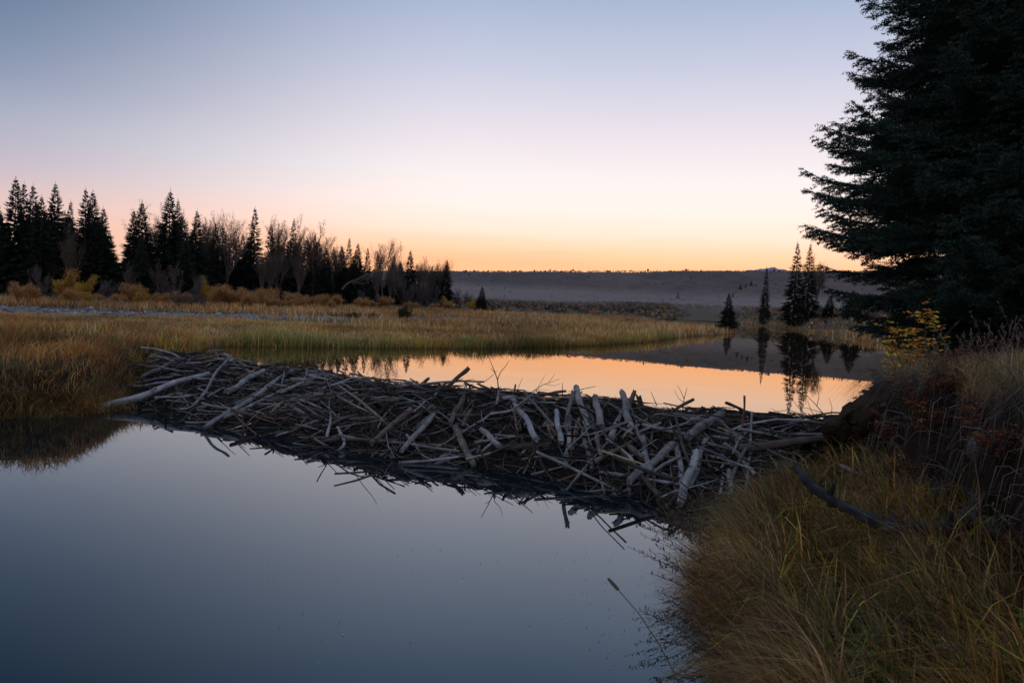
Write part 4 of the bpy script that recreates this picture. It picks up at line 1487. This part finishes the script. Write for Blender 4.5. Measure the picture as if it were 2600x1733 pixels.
FAR = [spruce_mesh(100 + k, 15, r * 1.75, 'far', .03, op, tint) for k, (r, op, tint) in enumerate(
    [(2.9, .0, (.020, .031, .022)), (2.3, .12, (.020, .029, .021)), (2.6, .05, (.024, .033, .022)), (1.8, .15, (.022, .029, .023)), (3.3, .0, (.028, .038, .024))])]
BARE = [bare_mesh(200 + k, 12, sp, lv, tc, lc) for k, (sp, lv, tc, lc) in enumerate(
    [(1.0, .12, (.115, .085, .07), ((.15, .10, .07),)), (1.25, .1, (.12, .09, .075), ((.16, .11, .08),)), (.95, .4, (.10, .075, .06), ((.15, .09, .06),)), (1.15, .5, (.095, .072, .056), ((.16, .085, .05), (.11, .07, .05)))])]
BUSH = [bare_mesh(300 + k, 3, sp, lv, tc, lc, True) for k, (sp, lv, tc, lc) in enumerate(
    [(.7, 0, (.115, .095, .095), ()), (.9, 0, (.095, .078, .078), ()), (.8, 4.0, (.12, .08, .04), ((.62, .36, .055), (.50, .28, .05), (.36, .24, .06))),
     (1.0, 3.2, (.16, .095, .055), ((.56, .26, .08), (.56, .36, .14), (.34, .17, .08))), (.9, 3.0, (.05, .045, .03), ((.055, .06, .022), (.075, .07, .03)))])]


def fdist(x):
    return float(np.interp(x, [0, 230, 420, 600], [108, 118, 150, 200]))


def place(x, ytop, ybase, Y):
    """ground point under picture column x at distance Y, and the height of a tree whose top is at ytop"""
    t = pd(x, ytop, Y)
    g = hz(t[0], t[1])
    return (float(t[0]), float(t[1]), g - .05), float(t[2] - g)


SPR = [  # top x, top y, extra distance, mesh, label
    (21, 233, 0, 0, 'tallest dark spruce at the outer end of the forest'),
    (32, 240, 3, 1, 'dark spruce close behind the tallest one, its top a step lower'),
    (44, 243, 2, 1, 'dark spruce third along from the outer end of the forest'),
    (55, 257, -2, 2, 'lower dark spruce in the dip before the broad topped spruce'),
    (73, 240, 2, 2, 'broad topped spruce with wide open upper branches'),
    (93, 264, 4, 3, 'narrow dark spruce behind the dead leafless pole'),
    (113, 248, 0, 1, 'first of two tall spruces with tops close together'),
    (122, 251, 3, 0, 'second of two tall spruces with tops close together'),
    (136, 272, -1, 0, 'spruce at the edge of the gap of sky in the forest'),
    (-2, 268, 0, 2, 'dark spruce cut off by the outer edge of the picture'),
    (176, 275, 0, 0, 'sloping shouldered spruce just past the gap of sky'),
    (187, 265, 3, 0, 'spruce taller than its neighbour just past the gap of sky'),
    (187, 307, -10, 4, 'short green cone shaped spruce standing in front past the gap'),
    (224, 250, 2, 0, 'tallest spruce in the central stand of the forest'),
    (234, 262, 5, 3, 'slim spruce tucked behind the tallest one of the central stand'),
    (245, 309, -8, 4, 'short spruce in front of the central stand'),
    (259, 276, 0, 2, 'full dark spruce past the central stand'),
    (283, 292, 0, 1, 'dark spruce before the vase shaped bare tree'),
    (313, 312, 3, 3, 'thin ragged spruce past the vase shaped bare tree'),
    (335, 273, 0, 1, 'lone tall pointed spruce past the vase shaped bare tree'),
    (356, 293, 2, 3, 'narrow spruce next to the lone tall pointed one'),
    (386, 288, 4, 3, 'slim gappy spruce beside two bare trees'),
    (414, 308, 0, 3, 'dark slim spruce in front of the leafy topped bare tree'),
    (429, 326, 0, 1, 'low spruce where the forest top drops'),
    (449, 325, 4, 2, 'low dense spruce past the drop in the forest top'),
    (459, 312, 8, 3, 'pale slim spruce standing above low neighbours'),
    (470, 319, 0, 2, 'broad dark spruce above the leaning dead tree'),
    (483, 325, 3, 1, 'dark spruce beside the biggest bare crown'),
    (539, 328, 0, 2, 'pointed spruce alone past the biggest bare crown'),
    (571, 350, 6, 3, 'faint small spruce near the end of the forest'),
    (587, 341, 0, 2, 'last full spruce at the valley end of the forest'),
    (578, 352, 10, 1, 'small spruce hidden behind the last full one'),
]
for i, (x, yt, dy, mi, lab) in enumerate(SPR):
    loc, h = place(x, yt, 0, fdist(x) + dy)
    s = h / 15
    wide = {0: .95, 1: 1.0, 2: 1.0, 3: 1.0, 4: .95}[mi] * rng.uniform(.9, 1.1)
    tree('spruce_tree', FAR[mi], loc, (s * wide * (1.25 if h < 9 else 1), s * wide * (1.25 if h < 9 else 1), s), rng.uniform(0, 6.28), lab, 'spruce tree', 'spruces of the far forest')
# dark spruces filling the stand behind
for i in range(105):
    x = rng.uniform(-20, 590)
    if 146 < x < 166:
        continue
    yt = np.interp(x, [0, 130, 160, 230, 300, 400, 500, 590], [270, 275, 330, 280, 306, 318, 336, 356]) + rng.uniform(-6, 22)
    loc, h = place(x, yt, 0, fdist(x) + rng.uniform(6, 22))
    s = h / 15
    tree('spruce_tree', FAR[rng.integers(0, 4)], loc, (s * 1.45, s * 1.45, s), rng.uniform(0, 6.28), 'dark spruce half hidden inside the far forest', 'spruce tree', 'half hidden spruces inside the far forest')

BAR = [
    (196, 259, 9, 2, 'thin leafed bare tree behind the spruces of the central stand'), (212, 262, 10, 2, 'pale bare tree showing just before the tallest central spruce'),
    (245, 272, 8, 2, 'grey bare tree between central stand and the full dark spruce'), (276, 274, 9, 0, 'leafless tree with whip like tips behind the dark spruces'),
    (297, 272, 1, 1, 'vase shaped bare tree with pale spreading limbs'), (366, 279, 6, 0, 'tall leafless tree behind the narrow spruce'),
    (394, 279, 2, 2, 'tall bare tree with bushy top, first of a pair'), (411, 281, 0, 3, 'tall bare tree with a tuft of brown leaves, second of a pair'),
    (441, 315, 6, 0, 'small bare tree with a hooked top among low spruces'), (507, 309, 4, 1, 'biggest bare crown at the valley half of the forest'),
    (520, 318, 6, 2, 'bare tree overlapping the biggest bare crown'), (555, 331, 3, 3, 'brown leafed tree past the lone pointed spruce'),
    (563, 338, 5, 2, 'thin brownish tree beside the brown leafed one'), (580, 335, 6, 0, 'leaning leafless pole tree at the end of the forest'),
    (345, 322, -8, 0, 'pale leafless aspen in front of the lone tall spruce'), (357, 326, -9, 0, 'pale leafless aspen in the middle of a group of three'),
    (369, 328, -8, 1, 'pale leafless aspen at the valley side of a group of three'), (394, 334, -8, 0, 'pale slim aspen in front of the bare pair'),
    (93, 288, -6, 2, 'dead pale pole tree in front of the dark outer spruces'), (514, 345, -8, 1, 'wide grey leafless tree under the biggest bare crown'),
    (496, 352, -8, 0, 'grey leafless thicket tree beside the broad dark spruce'), (268, 290, 8, 2, 'bare tree peeping over the full dark spruce'),
    (170, 340, -14, 2, 'tan leafed slender tree in front of the short cone spruce'), (207, 338, -14, 2, 'tan slender leaning tree in front of the central stand'),
    (556, 365, -6, 1, 'low grey leafless tree near the end of the forest'), (424, 330, 4, 0, 'leafless sapling where the forest top drops'),
]
for i, (x, yt, dy, mi, lab) in enumerate(BAR):
    loc, h = place(x, yt, 0, fdist(x) + dy)
    s = h / 12
    o = tree('bare_tree', BARE[mi], loc, (s, s, s), rng.uniform(0, 6.28), lab, 'bare tree', 'bare trees of the far forest')
    if 'leaning' in lab:
        o.rotation_euler = (0, .1, 0)
mb = MB()
a, b = pd(449, 380, 150), pd(482, 360, 150)
tube(mb, curve(a, b, 8, -.02), np.linspace(.2, .08, 8), 6, (.12, .10, .09), .05)
for k in range(40):
    p = a + (b - a) * rng.uniform(.4, 1)
    tube(mb, curve(p, p + np.array([rng.uniform(.2, 2), rng.normal() * .5, rng.uniform(-.4, .9)]), 4), [.06, .05, .04, .02], 3, (.13, .11, .10), 0, False)
tag(mb.build('fallen_tree', M['twig']), 'bleached dead tree leaning over in front of the broad dark spruce', 'dead tree')

BSH = [
    (92, 360, -22, 2, 'biggest bright yellow bush before the dark forest', 1.25), (108, 366, -23, 2, 'yellow bush overlapping the biggest one', 1.1), (36, 378, -24, 3, 'orange brown bush near the outer end of the gravel bar', 1),
    (15, 376, -20, 1, 'grey twiggy bush at the outer end of the gravel bar', 1), (56, 352, -16, 0, 'tall pale grey bush in front of the outer spruces', .7), (70, 382, -26, 1, 'dark leafless bush at the foot of the yellow bush', 1.2),
    (135, 368, -16, 0, 'grey willow bush below the gap of sky', 1), (148, 372, -16, 1, 'purplish grey bush below the gap of sky', 1), (172, 374, -23, 3, 'rust bush with pale tip past the yellow bush', 1.1),
    (185, 378, -24, 2, 'dull gold bush past the rust bush', 1.2), (160, 388, -27, 3, 'low rust bush on the edge of the gravel', 1.3), (224, 352, -14, 0, 'tall grey willow in front of the central stand', .8),
    (214, 385, -24, 3, 'low orange bush behind the gravel bar', 1.4), (258, 364, -14, 0, 'grey willow before the full dark spruce', .9), (272, 368, -14, 2, 'tan leafed bush beside the grey willow', .8),
    (290, 376, -22, 3, 'big rust bush before the vase shaped tree', 1.4), (306, 380, -24, 3, 'rust bush next to the big one', 1.3), (330, 380, -24, 3, 'straw brown bush below the lone spruce', 1.4),
    (355, 380, -22, 3, 'straw brown bush below the three aspens', 1.3), (385, 385, -24, 3, 'rust thicket below the slim aspen', 1.4), (410, 388, -24, 3, 'low straw bush below the bare pair', 1.4),
    (440, 388, -30, 3, 'low straw bush below the drop in forest top', 1.4), (475, 391, -30, 3, 'low brown bush under the leaning dead tree', 1.4), (505, 390, -28, 3, 'low brown bush under the grey thicket', 1.4),
    (535, 365, -8, 0, 'grey willow at the foot of the lone pointed spruce', .9), (548, 372, -8, 1, 'grey willow past the lone pointed spruce', 1), (566, 372, -12, 1, 'dark willow before the last spruces', 1.1),
    (600, 380, -4, 0, 'faint grey willow beyond the last spruce', .9), (612, 384, -4, 1, 'faint low willow in the gap before the small spruce', 1.2), (477, 382, -12, 0, 'grey willow below the leaning dead tree', 1),
    (120, 385, -26, 3, 'ochre bush at the gravel edge beyond the yellow bush', 1.4), (240, 384, -25, 3, 'ochre bush behind the end of the wide gravel', 1.3),
]
for i, (x, yt, dy, mi, lab, wd) in enumerate(BSH):
    loc, h = place(x, yt, 0, fdist(x) + dy)
    s = max(h, .9) / 3 * 1.25
    tree('bush', BUSH[mi], loc, (s * wd * 1.25, s * wd * 1.25, s), rng.uniform(0, 6.28), lab, 'bush', 'bushes before the far forest', ('stem', 'crown'))
for i in range(34):
    x = rng.uniform(-10, 640)
    Y = fdist(x) - rng.uniform(22, 44)
    p = pd(x, 400, Y)
    s = rng.uniform(.28, .6) * (1 + Y / 300)
    tree('bush', BUSH[[3, 3, 3, 2, 1][rng.integers(0, 5)]], (p[0], p[1], hz(p[0], p[1]) - .05), (s * 1.5, s * 1.5, s), rng.uniform(0, 6.28), 'low ragged willow bush scattered between the gravel bar and the forest', 'bush', 'low willows scattered between gravel bar and forest', ('stem', 'crown'))
for (x, yt, Y, mi, wd, lab) in ((463, 411, 62, 4, 2.2, 'dark green low bush on the meadow edge, broader of two'), (488, 412, 62, 4, 1.6, 'dark green low bush touching the broader one'), (531, 396, 66, 4, 1.2, 'tallest olive green bush alone on the meadow'),
                                (646, 402, 150, 4, 1.5, 'low grey green bush just past the lone small spruce'), (665, 397, 170, 0, 1.5, 'faint low bush in the misty valley')):
    loc, h = place(x, yt, 0, Y)
    s = max(h, .8) / 3
    tree('bush', BUSH[mi], loc, (s * wd, s * wd, s), 1.0, lab, 'bush', None, ('stem', 'crown'))

for (x, yt, Y, mi, wd, lab) in ((633, 375, 150, 4, 1.1, 'small lone spruce standing past the end of the forest'), (957, 384, 230, 4, 1.0, 'squat lone spruce on the far shore'),
                                (1006.5, 350, 230, 3, .8, 'slim straight spruce on the far shore'), (1047, 318, 172, 3, 1.1, 'tall far shore spruce, open side of a close pair'),
                                (1064, 320, 176, 3, 1.1, 'tall far shore spruce, inner side of a close pair'), (1090, 388, 178, 4, 1.6, 'low dark spruce under the big near boughs'),
                                (1120, 380, 160, 4, 1.5, 'dark spruce mostly behind the big near boughs')):
    loc, h = place(x, yt, 0, Y)
    s = h / 15
    tree('spruce_tree', FAR[mi], loc, (s * wd, s * wd, s), rng.uniform(0, 6), lab, 'spruce tree')
loc, h = place(1078, 330, 0, 185)
tree('bare_tree', BARE[3], loc, h / 12, .6, 'brown leafed tree behind the close pair of far shore spruces', 'bare tree')

# trees far off on the hill slope
for i, (x, y, Y, hh) in enumerate([(724, 388, 640, 8), (773, 403, 560, 5), (972, 374, 760, 11), (979, 372, 765, 12), (986, 370, 770, 13), (992, 373, 768, 10), (962, 384, 720, 8), (956, 386, 715, 7), (556 + 380, 362, 800, 6), (563 + 620, 362, 800, 6), (890, 383, 640, 6), (870, 391, 600, 7), (915, 402, 500, 6)]):
    d = pd(x, y, Y)
    tree('hillside_tree', FAR[i % 4], (d[0], d[1], d[2] - hh * .9), (hh / 15 * 1.3, hh / 15 * 1.3, hh / 15), i, 'tiny dark conifer far off on the valley side', 'conifer', 'conifers far off on the valley side')

# sagebrush flats
mb = MB()
XY = scatter(2600, -60, 420, 165, 600, lambda x, y: (poly_sd(x, y, UPPER) > 4) & (x > -.12 * y) & (x < .48 * y))
Zs = height(XY[:, 0], XY[:, 1])
for k in range(len(XY)):
    s = rng.uniform(.5, 1.5) * (1 + XY[k, 1] / 600)
    n = 16
    D = rng.normal(size=(n, 3))
    D[:, 2] = np.abs(D[:, 2])
    D /= np.linalg.norm(D, axis=1)[:, None]
    cards(mb, np.tile([XY[k, 0], XY[k, 1], Zs[k]], (n, 1)) + D * .2 * s, D, s * rng.uniform(.5, .9, n), .35 * s, pick([((.12, .10, .085), 3), ((.24, .15, .085), 2), ((.09, .085, .07), 2)], 1) * np.ones((n, 1)))
tag(mb.build('sagebrush_vegetation', M['cloth'], smooth=False), 'low grey sagebrush dotted over the misty valley floor', 'sagebrush', kind='stuff')

mb = MB()
n = 1700
X = rng.uniform(-180, 460, n)
Yr = rng.uniform(838, 872, n)
Zr = 43.2 + .0425 * X - .6
D = np.stack([rng.normal(size=n) * .25, rng.normal(size=n) * .1, np.ones(n)], -1)
hgt = rng.uniform(.7, 1.5, n) * (1 + 1.2 * (rng.uniform(size=n) < .03))
cards(mb, np.stack([X, Yr, Zr], -1), D, hgt, hgt * .9, pick([((.05, .042, .042), 2), ((.08, .062, .055), 1)], n), Nn=np.tile([0, 1.0, 0], (n, 1)))
n = 320
X = rng.uniform(-160, 440, n)
Yr = rng.uniform(600, 840, n)
for k in range(n):
    h = None
    i, j = np.searchsorted(hx, X[k]), np.searchsorted(hy, Yr[k])
    z = HZ[min(j, len(hy) - 1), min(i, len(hx) - 1)]
    sz = rng.uniform(.6, 1.5)
    DD = rng.normal(size=(5, 3)) * .5 + [0, 0, 1]
    cards(mb, np.tile([X[k], Yr[k], z - .4], (5, 1)), DD, sz, sz * .7, np.tile(pick([((.085, .07, .07), 2), ((.15, .11, .09), 1)], 1), (5, 1)))
tag(mb.build('scrub_vegetation', M['cloth'], smooth=False), 'tiny scrub growing along the rim and slope of the hill', 'scrub', kind='stuff')

# thin evening mist lying on the valley floor in front of the hill
mb = MB()
c = np.array([[-260, 300, 1], [520, 300, 1], [520, 575, 1], [-260, 575, 1], [-260, 300, 13], [520, 300, 13], [520, 575, 17], [-260, 575, 17]], float)
mb.add(c, [np.array([[3, 2, 1, 0], [4, 5, 6, 7], [0, 1, 5, 4], [1, 2, 6, 5], [2, 3, 7, 6], [3, 0, 4, 7]])])
mm = bpy.data.materials.new('mist')
mm.use_nodes = True
mn = mm.node_tree.nodes
mn.remove(mn['Principled BSDF'])
vs_ = mn.new('ShaderNodeVolumeScatter')
vs_.inputs['Color'].default_value = (.95, .86, .84, 1)
vs_.inputs['Density'].default_value = .0008
mm.node_tree.links.new(vs_.outputs[0], mn['Material Output'].inputs['Volume'])
tag(mb.build('mist', mm, smooth=False), 'thin evening mist lying over the valley floor below the hill', 'mist', kind='stuff')

# big near spruces
NEAR = [spruce_mesh(501, 27, 4.3, 'near', .03, .32, (.018, .036, .025)), spruce_mesh(502, 18, 4.4, 'near', .02, .12, (.015, .033, .023))]
g = pd(1258, 400, 20.5)
tree('spruce_tree', NEAR[0], (g[0], g[1], hz(g[0], g[1])), 1.0, .4, 'big near spruce with open layered boughs against the sky', 'spruce tree')
g = pd(1330, 400, 15.5)
tree('spruce_tree', NEAR[1], (g[0], g[1], hz(g[0], g[1])), 1.0, 2.0, 'nearest dense dark spruce standing on the bank at the frame edge', 'spruce tree')
g = pd(1440, 400, 19)
tree('spruce_tree', NEAR[0], (g[0], g[1], hz(g[0], g[1])), 1.0, 3.4, 'dark spruce behind the nearest dense one', 'spruce tree')


# ------------------------------------------------------------------ two people far off under the spruce pair
def person(x, y, Y, top, trou, label, flip=1):
    p = pd(x, y, Y)
    g = hz(p[0], p[1])
    rt = root('person', (p[0], p[1], g), .4 * flip)
    me = bpy.data.meshes.new('body')
    J = [(0, 0, .95), (0, 0, 1.15), (0, .02, 1.38), (0, .02, 1.50), (0, 0, 1.62), (0, -.01, 1.72),
         (.19, .02, 1.42), (.24, .05, 1.15), (.20, -.12, .95), (-.19, .02, 1.42), (-.24, .05, 1.15), (-.18, -.15, 1.0),
         (.10, 0, .90), (.11, -.03, .48), (.11, .02, .07), (.11, -.14, .03), (-.10, 0, .90), (-.12, .0, .48), (-.13, .06, .07), (-.13, -.10, .03)]
    E = [(0, 1), (1, 2), (2, 3), (3, 4), (4, 5), (2, 6), (6, 7), (7, 8), (2, 9), (9, 10), (10, 11), (0, 12), (12, 13), (13, 14), (14, 15), (0, 16), (16, 17), (17, 18), (18, 19)]
    Rr = [.16, .15, .17, .07, .10, .09, .08, .06, .045, .08, .06, .045, .10, .075, .055, .045, .10, .075, .055, .045]
    me.from_pydata(J, E, [])
    o = bpy.data.objects.new('body', me)
    COL.objects.link(o)
    sk = o.modifiers.new('skin', 'SKIN')
    for i, v in enumerate(me.skin_vertices[0].data):
        v.radius = (Rr[i], Rr[i])
        v.use_root = i == 0
    sb = o.modifiers.new('sub', 'SUBSURF')
    sb.levels = sb.render_levels = 1
    dg = bpy.context.evaluated_depsgraph_get()
    m2 = bpy.data.meshes.new_from_object(o.evaluated_get(dg))
    bpy.data.objects.remove(o)
    a = m2.color_attributes.new('Col', 'FLOAT_COLOR', 'POINT')
    for i, v in enumerate(m2.vertices):
        z = v.co.z
        c = (.03, .025, .02) if z < .1 else trou if z < .95 else top if z < 1.5 else (.35, .22, .17)
        a.data[i].color = (*c, 1)
    m2.materials.clear()
    m2.materials.append(M['cloth'])
    for pl in m2.polygons:
        pl.use_smooth = True
    b = bpy.data.objects.new('body', m2)
    COL.objects.link(b)
    b.parent = rt
    hr = MB()
    n = 90
    D = rng.normal(size=(n, 3))
    D[:, 2] = np.abs(D[:, 2]) + .1
    D[:, 1] += .4
    D /= np.linalg.norm(D, axis=1)[:, None]
    cards(hr, np.array([0, .0, 1.66]) + D * .09, np.cross(D, rng.normal(size=(n, 3))), .09, .07, np.tile([.03, .02, .015], (n, 1)))
    hr.build('hair', M['cloth'], rt)
    tag(rt, label, 'person')


person(1066, 413, 150, (.30, .29, .30), (.03, .035, .05), 'far off person in a pale jacket beside the foot of the spruce pair')
person(1084, 413, 148, (.02, .02, .025), (.05, .10, .25), 'far off person in a black top and blue trousers', -1)

# ------------------------------------------------------------------ sky and light
w = bpy.data.worlds.new('World')
scene.world = w
w.use_nodes = True
nt = w.node_tree
N, L = nt.nodes, nt.links
BG = N['Background']
tc = N.new('ShaderNodeTexCoord').outputs['Generated']
sp = N.new('ShaderNodeSeparateXYZ')
L.new(tc, sp.inputs[0])


def srgb(r, g, b):
    f = lambda c: (c / 255 / 12.92) if c / 255 <= .04045 else ((c / 255 + .055) / 1.055) ** 2.4
    return (f(r), f(g), f(b))


SUN_AZ = math.radians(14.0)
# elevation 0..1 from sin(elevation)*2
elev = N.new('ShaderNodeMath')
elev.operation = 'MULTIPLY'
elev.inputs[1].default_value = 2.0
L.new(sp.outputs[2], elev.inputs[0])
se = lambda deg: max(0, math.sin(math.radians(deg)) * 2)
hot = lambda c, k: (c[0] * k, c[1], c[2])
rs = ramp(N, [(0, hot(srgb(250, 192, 142), 1.2)), (se(3.3), hot(srgb(252, 202, 152), 1.25)), (se(4.3), hot(srgb(255, 218, 176), 1.25)), (se(5.6), hot(srgb(255, 237, 216), 1.22)), (se(7.4), hot(srgb(255, 245, 238), 1.1)), (se(9.5), srgb(251, 242, 243)),
              (se(11.7), srgb(240, 231, 238)), (se(16.8), srgb(202, 206, 227)), (se(21.7), srgb(164, 182, 210)), (se(27), srgb(104, 136, 174))])
rl = ramp(N, [(0, srgb(245, 196, 174)), (se(3), srgb(243, 200, 184)), (se(5), srgb(228, 197, 194)), (se(7.6), srgb(190, 182, 197)), (se(10.4), srgb(162, 169, 191)), (se(12.6), srgb(134, 149, 177)),
              (se(14.9), srgb(112, 133, 163)), (se(17.7), srgb(88, 114, 147)), (se(24), srgb(42, 72, 104))])
rb = ramp(N, [(0, srgb(176, 172, 186)), (se(8), srgb(206, 188, 198)), (se(16), srgb(192, 190, 212)), (se(29), srgb(176, 190, 216))])
hv = N.new('ShaderNodeVectorMath')
hv.operation = 'MULTIPLY'
hv.inputs[1].default_value = (1, 1, 0)
L.new(tc, hv.inputs[0])
hn = N.new('ShaderNodeVectorMath')
hn.operation = 'NORMALIZE'
L.new(hv.outputs[0], hn.inputs[0])
dt = N.new('ShaderNodeVectorMath')
dt.operation = 'DOT_PRODUCT'
dt.inputs[1].default_value = (math.sin(SUN_AZ), math.cos(SUN_AZ), 0)
L.new(hn.outputs[0], dt.inputs[0])
ac = N.new('ShaderNodeMath')
ac.operation = 'ARCCOSINE'
L.new(dt.outputs['Value'], ac.inputs[0])


def mr(a, b):
    m = N.new('ShaderNodeMapRange')
    m.interpolation_type = 'SMOOTHSTEP'
    m.inputs[1].default_value = math.radians(a)
    m.inputs[2].default_value = math.radians(b)
    L.new(ac.outputs[0], m.inputs[0])
    return m.outputs[0]


for r in (rs, rl, rb):
    L.new(elev.outputs[0], r.inputs[0])
c1 = mixc(N, L, mr(16, 54), rs.outputs[0], rl.outputs[0])
c2 = mixc(N, L, mr(50, 130), c1, rb.outputs[0])
# overhead sky out of view, brightened to light the ground
zen = N.new('ShaderNodeMapRange')
zen.interpolation_type = 'SMOOTHSTEP'
zen.inputs[1].default_value = math.sin(math.radians(33))
zen.inputs[2].default_value = 1.0
L.new(sp.outputs[2], zen.inputs[0])
c3 = mixc(N, L, zen.outputs[0], c2, srgb(170, 188, 216))
# faint cloud streaks low in the sunset
mp = N.new('ShaderNodeMapping')
mp.inputs['Scale'].default_value = (2.2, 2.2, 60)
L.new(tc, mp.inputs[0])
cn = noise(N, L, 1.6, 4, .55, mp.outputs[0])
cr_ = ramp(N, [(.5, (0, 0, 0)), (.72, (1, 1, 1))])
L.new(cn.outputs[0], cr_.inputs[0])
low = N.new('ShaderNodeMapRange')
low.inputs[1].default_value = .12
low.inputs[2].default_value = .05
L.new(sp.outputs[2], low.inputs[0])
cm = N.new('ShaderNodeMath')
cm.operation = 'MULTIPLY'
L.new(cr_.outputs[0], cm.inputs[0])
L.new(low.outputs[0], cm.inputs[1])
cm2 = N.new('ShaderNodeMath')
cm2.operation = 'MULTIPLY'
cm2.inputs[1].default_value = .22
L.new(cm.outputs[0], cm2.inputs[0])
c4 = mixc(N, L, cm2.outputs[0], c3, srgb(236, 176, 146))
sky = N.new('ShaderNodeTexSky')
sky.sky_type = 'NISHITA'
sky.sun_disc = False
sky.sun_elevation = math.radians(1.0)
sky.sun_rotation = SUN_AZ
ad = mixc(N, L, 0.004, c4, sky.outputs[0], 'ADD')
L.new(ad, BG.inputs[0])
BG.inputs[1].default_value = 1.0

sd = bpy.data.lights.new('sun', 'SUN')
sd.energy = .3
sd.angle = math.radians(0.5)
sd.color = (1, .72, .5)
so = bpy.data.objects.new('sun', sd)
COL.objects.link(so)
so.rotation_euler = Vector((-math.sin(SUN_AZ), -math.cos(SUN_AZ), -math.tan(math.radians(0.8)))).to_track_quat('-Z', 'Y').to_euler()

scene.view_settings.view_transform = 'Standard'
scene.view_settings.look = 'None'
scene.view_settings.exposure = 0
scene.cycles.use_denoising = True
scene.cycles.max_bounces = 6
scene.cycles.transparent_max_bounces = 4
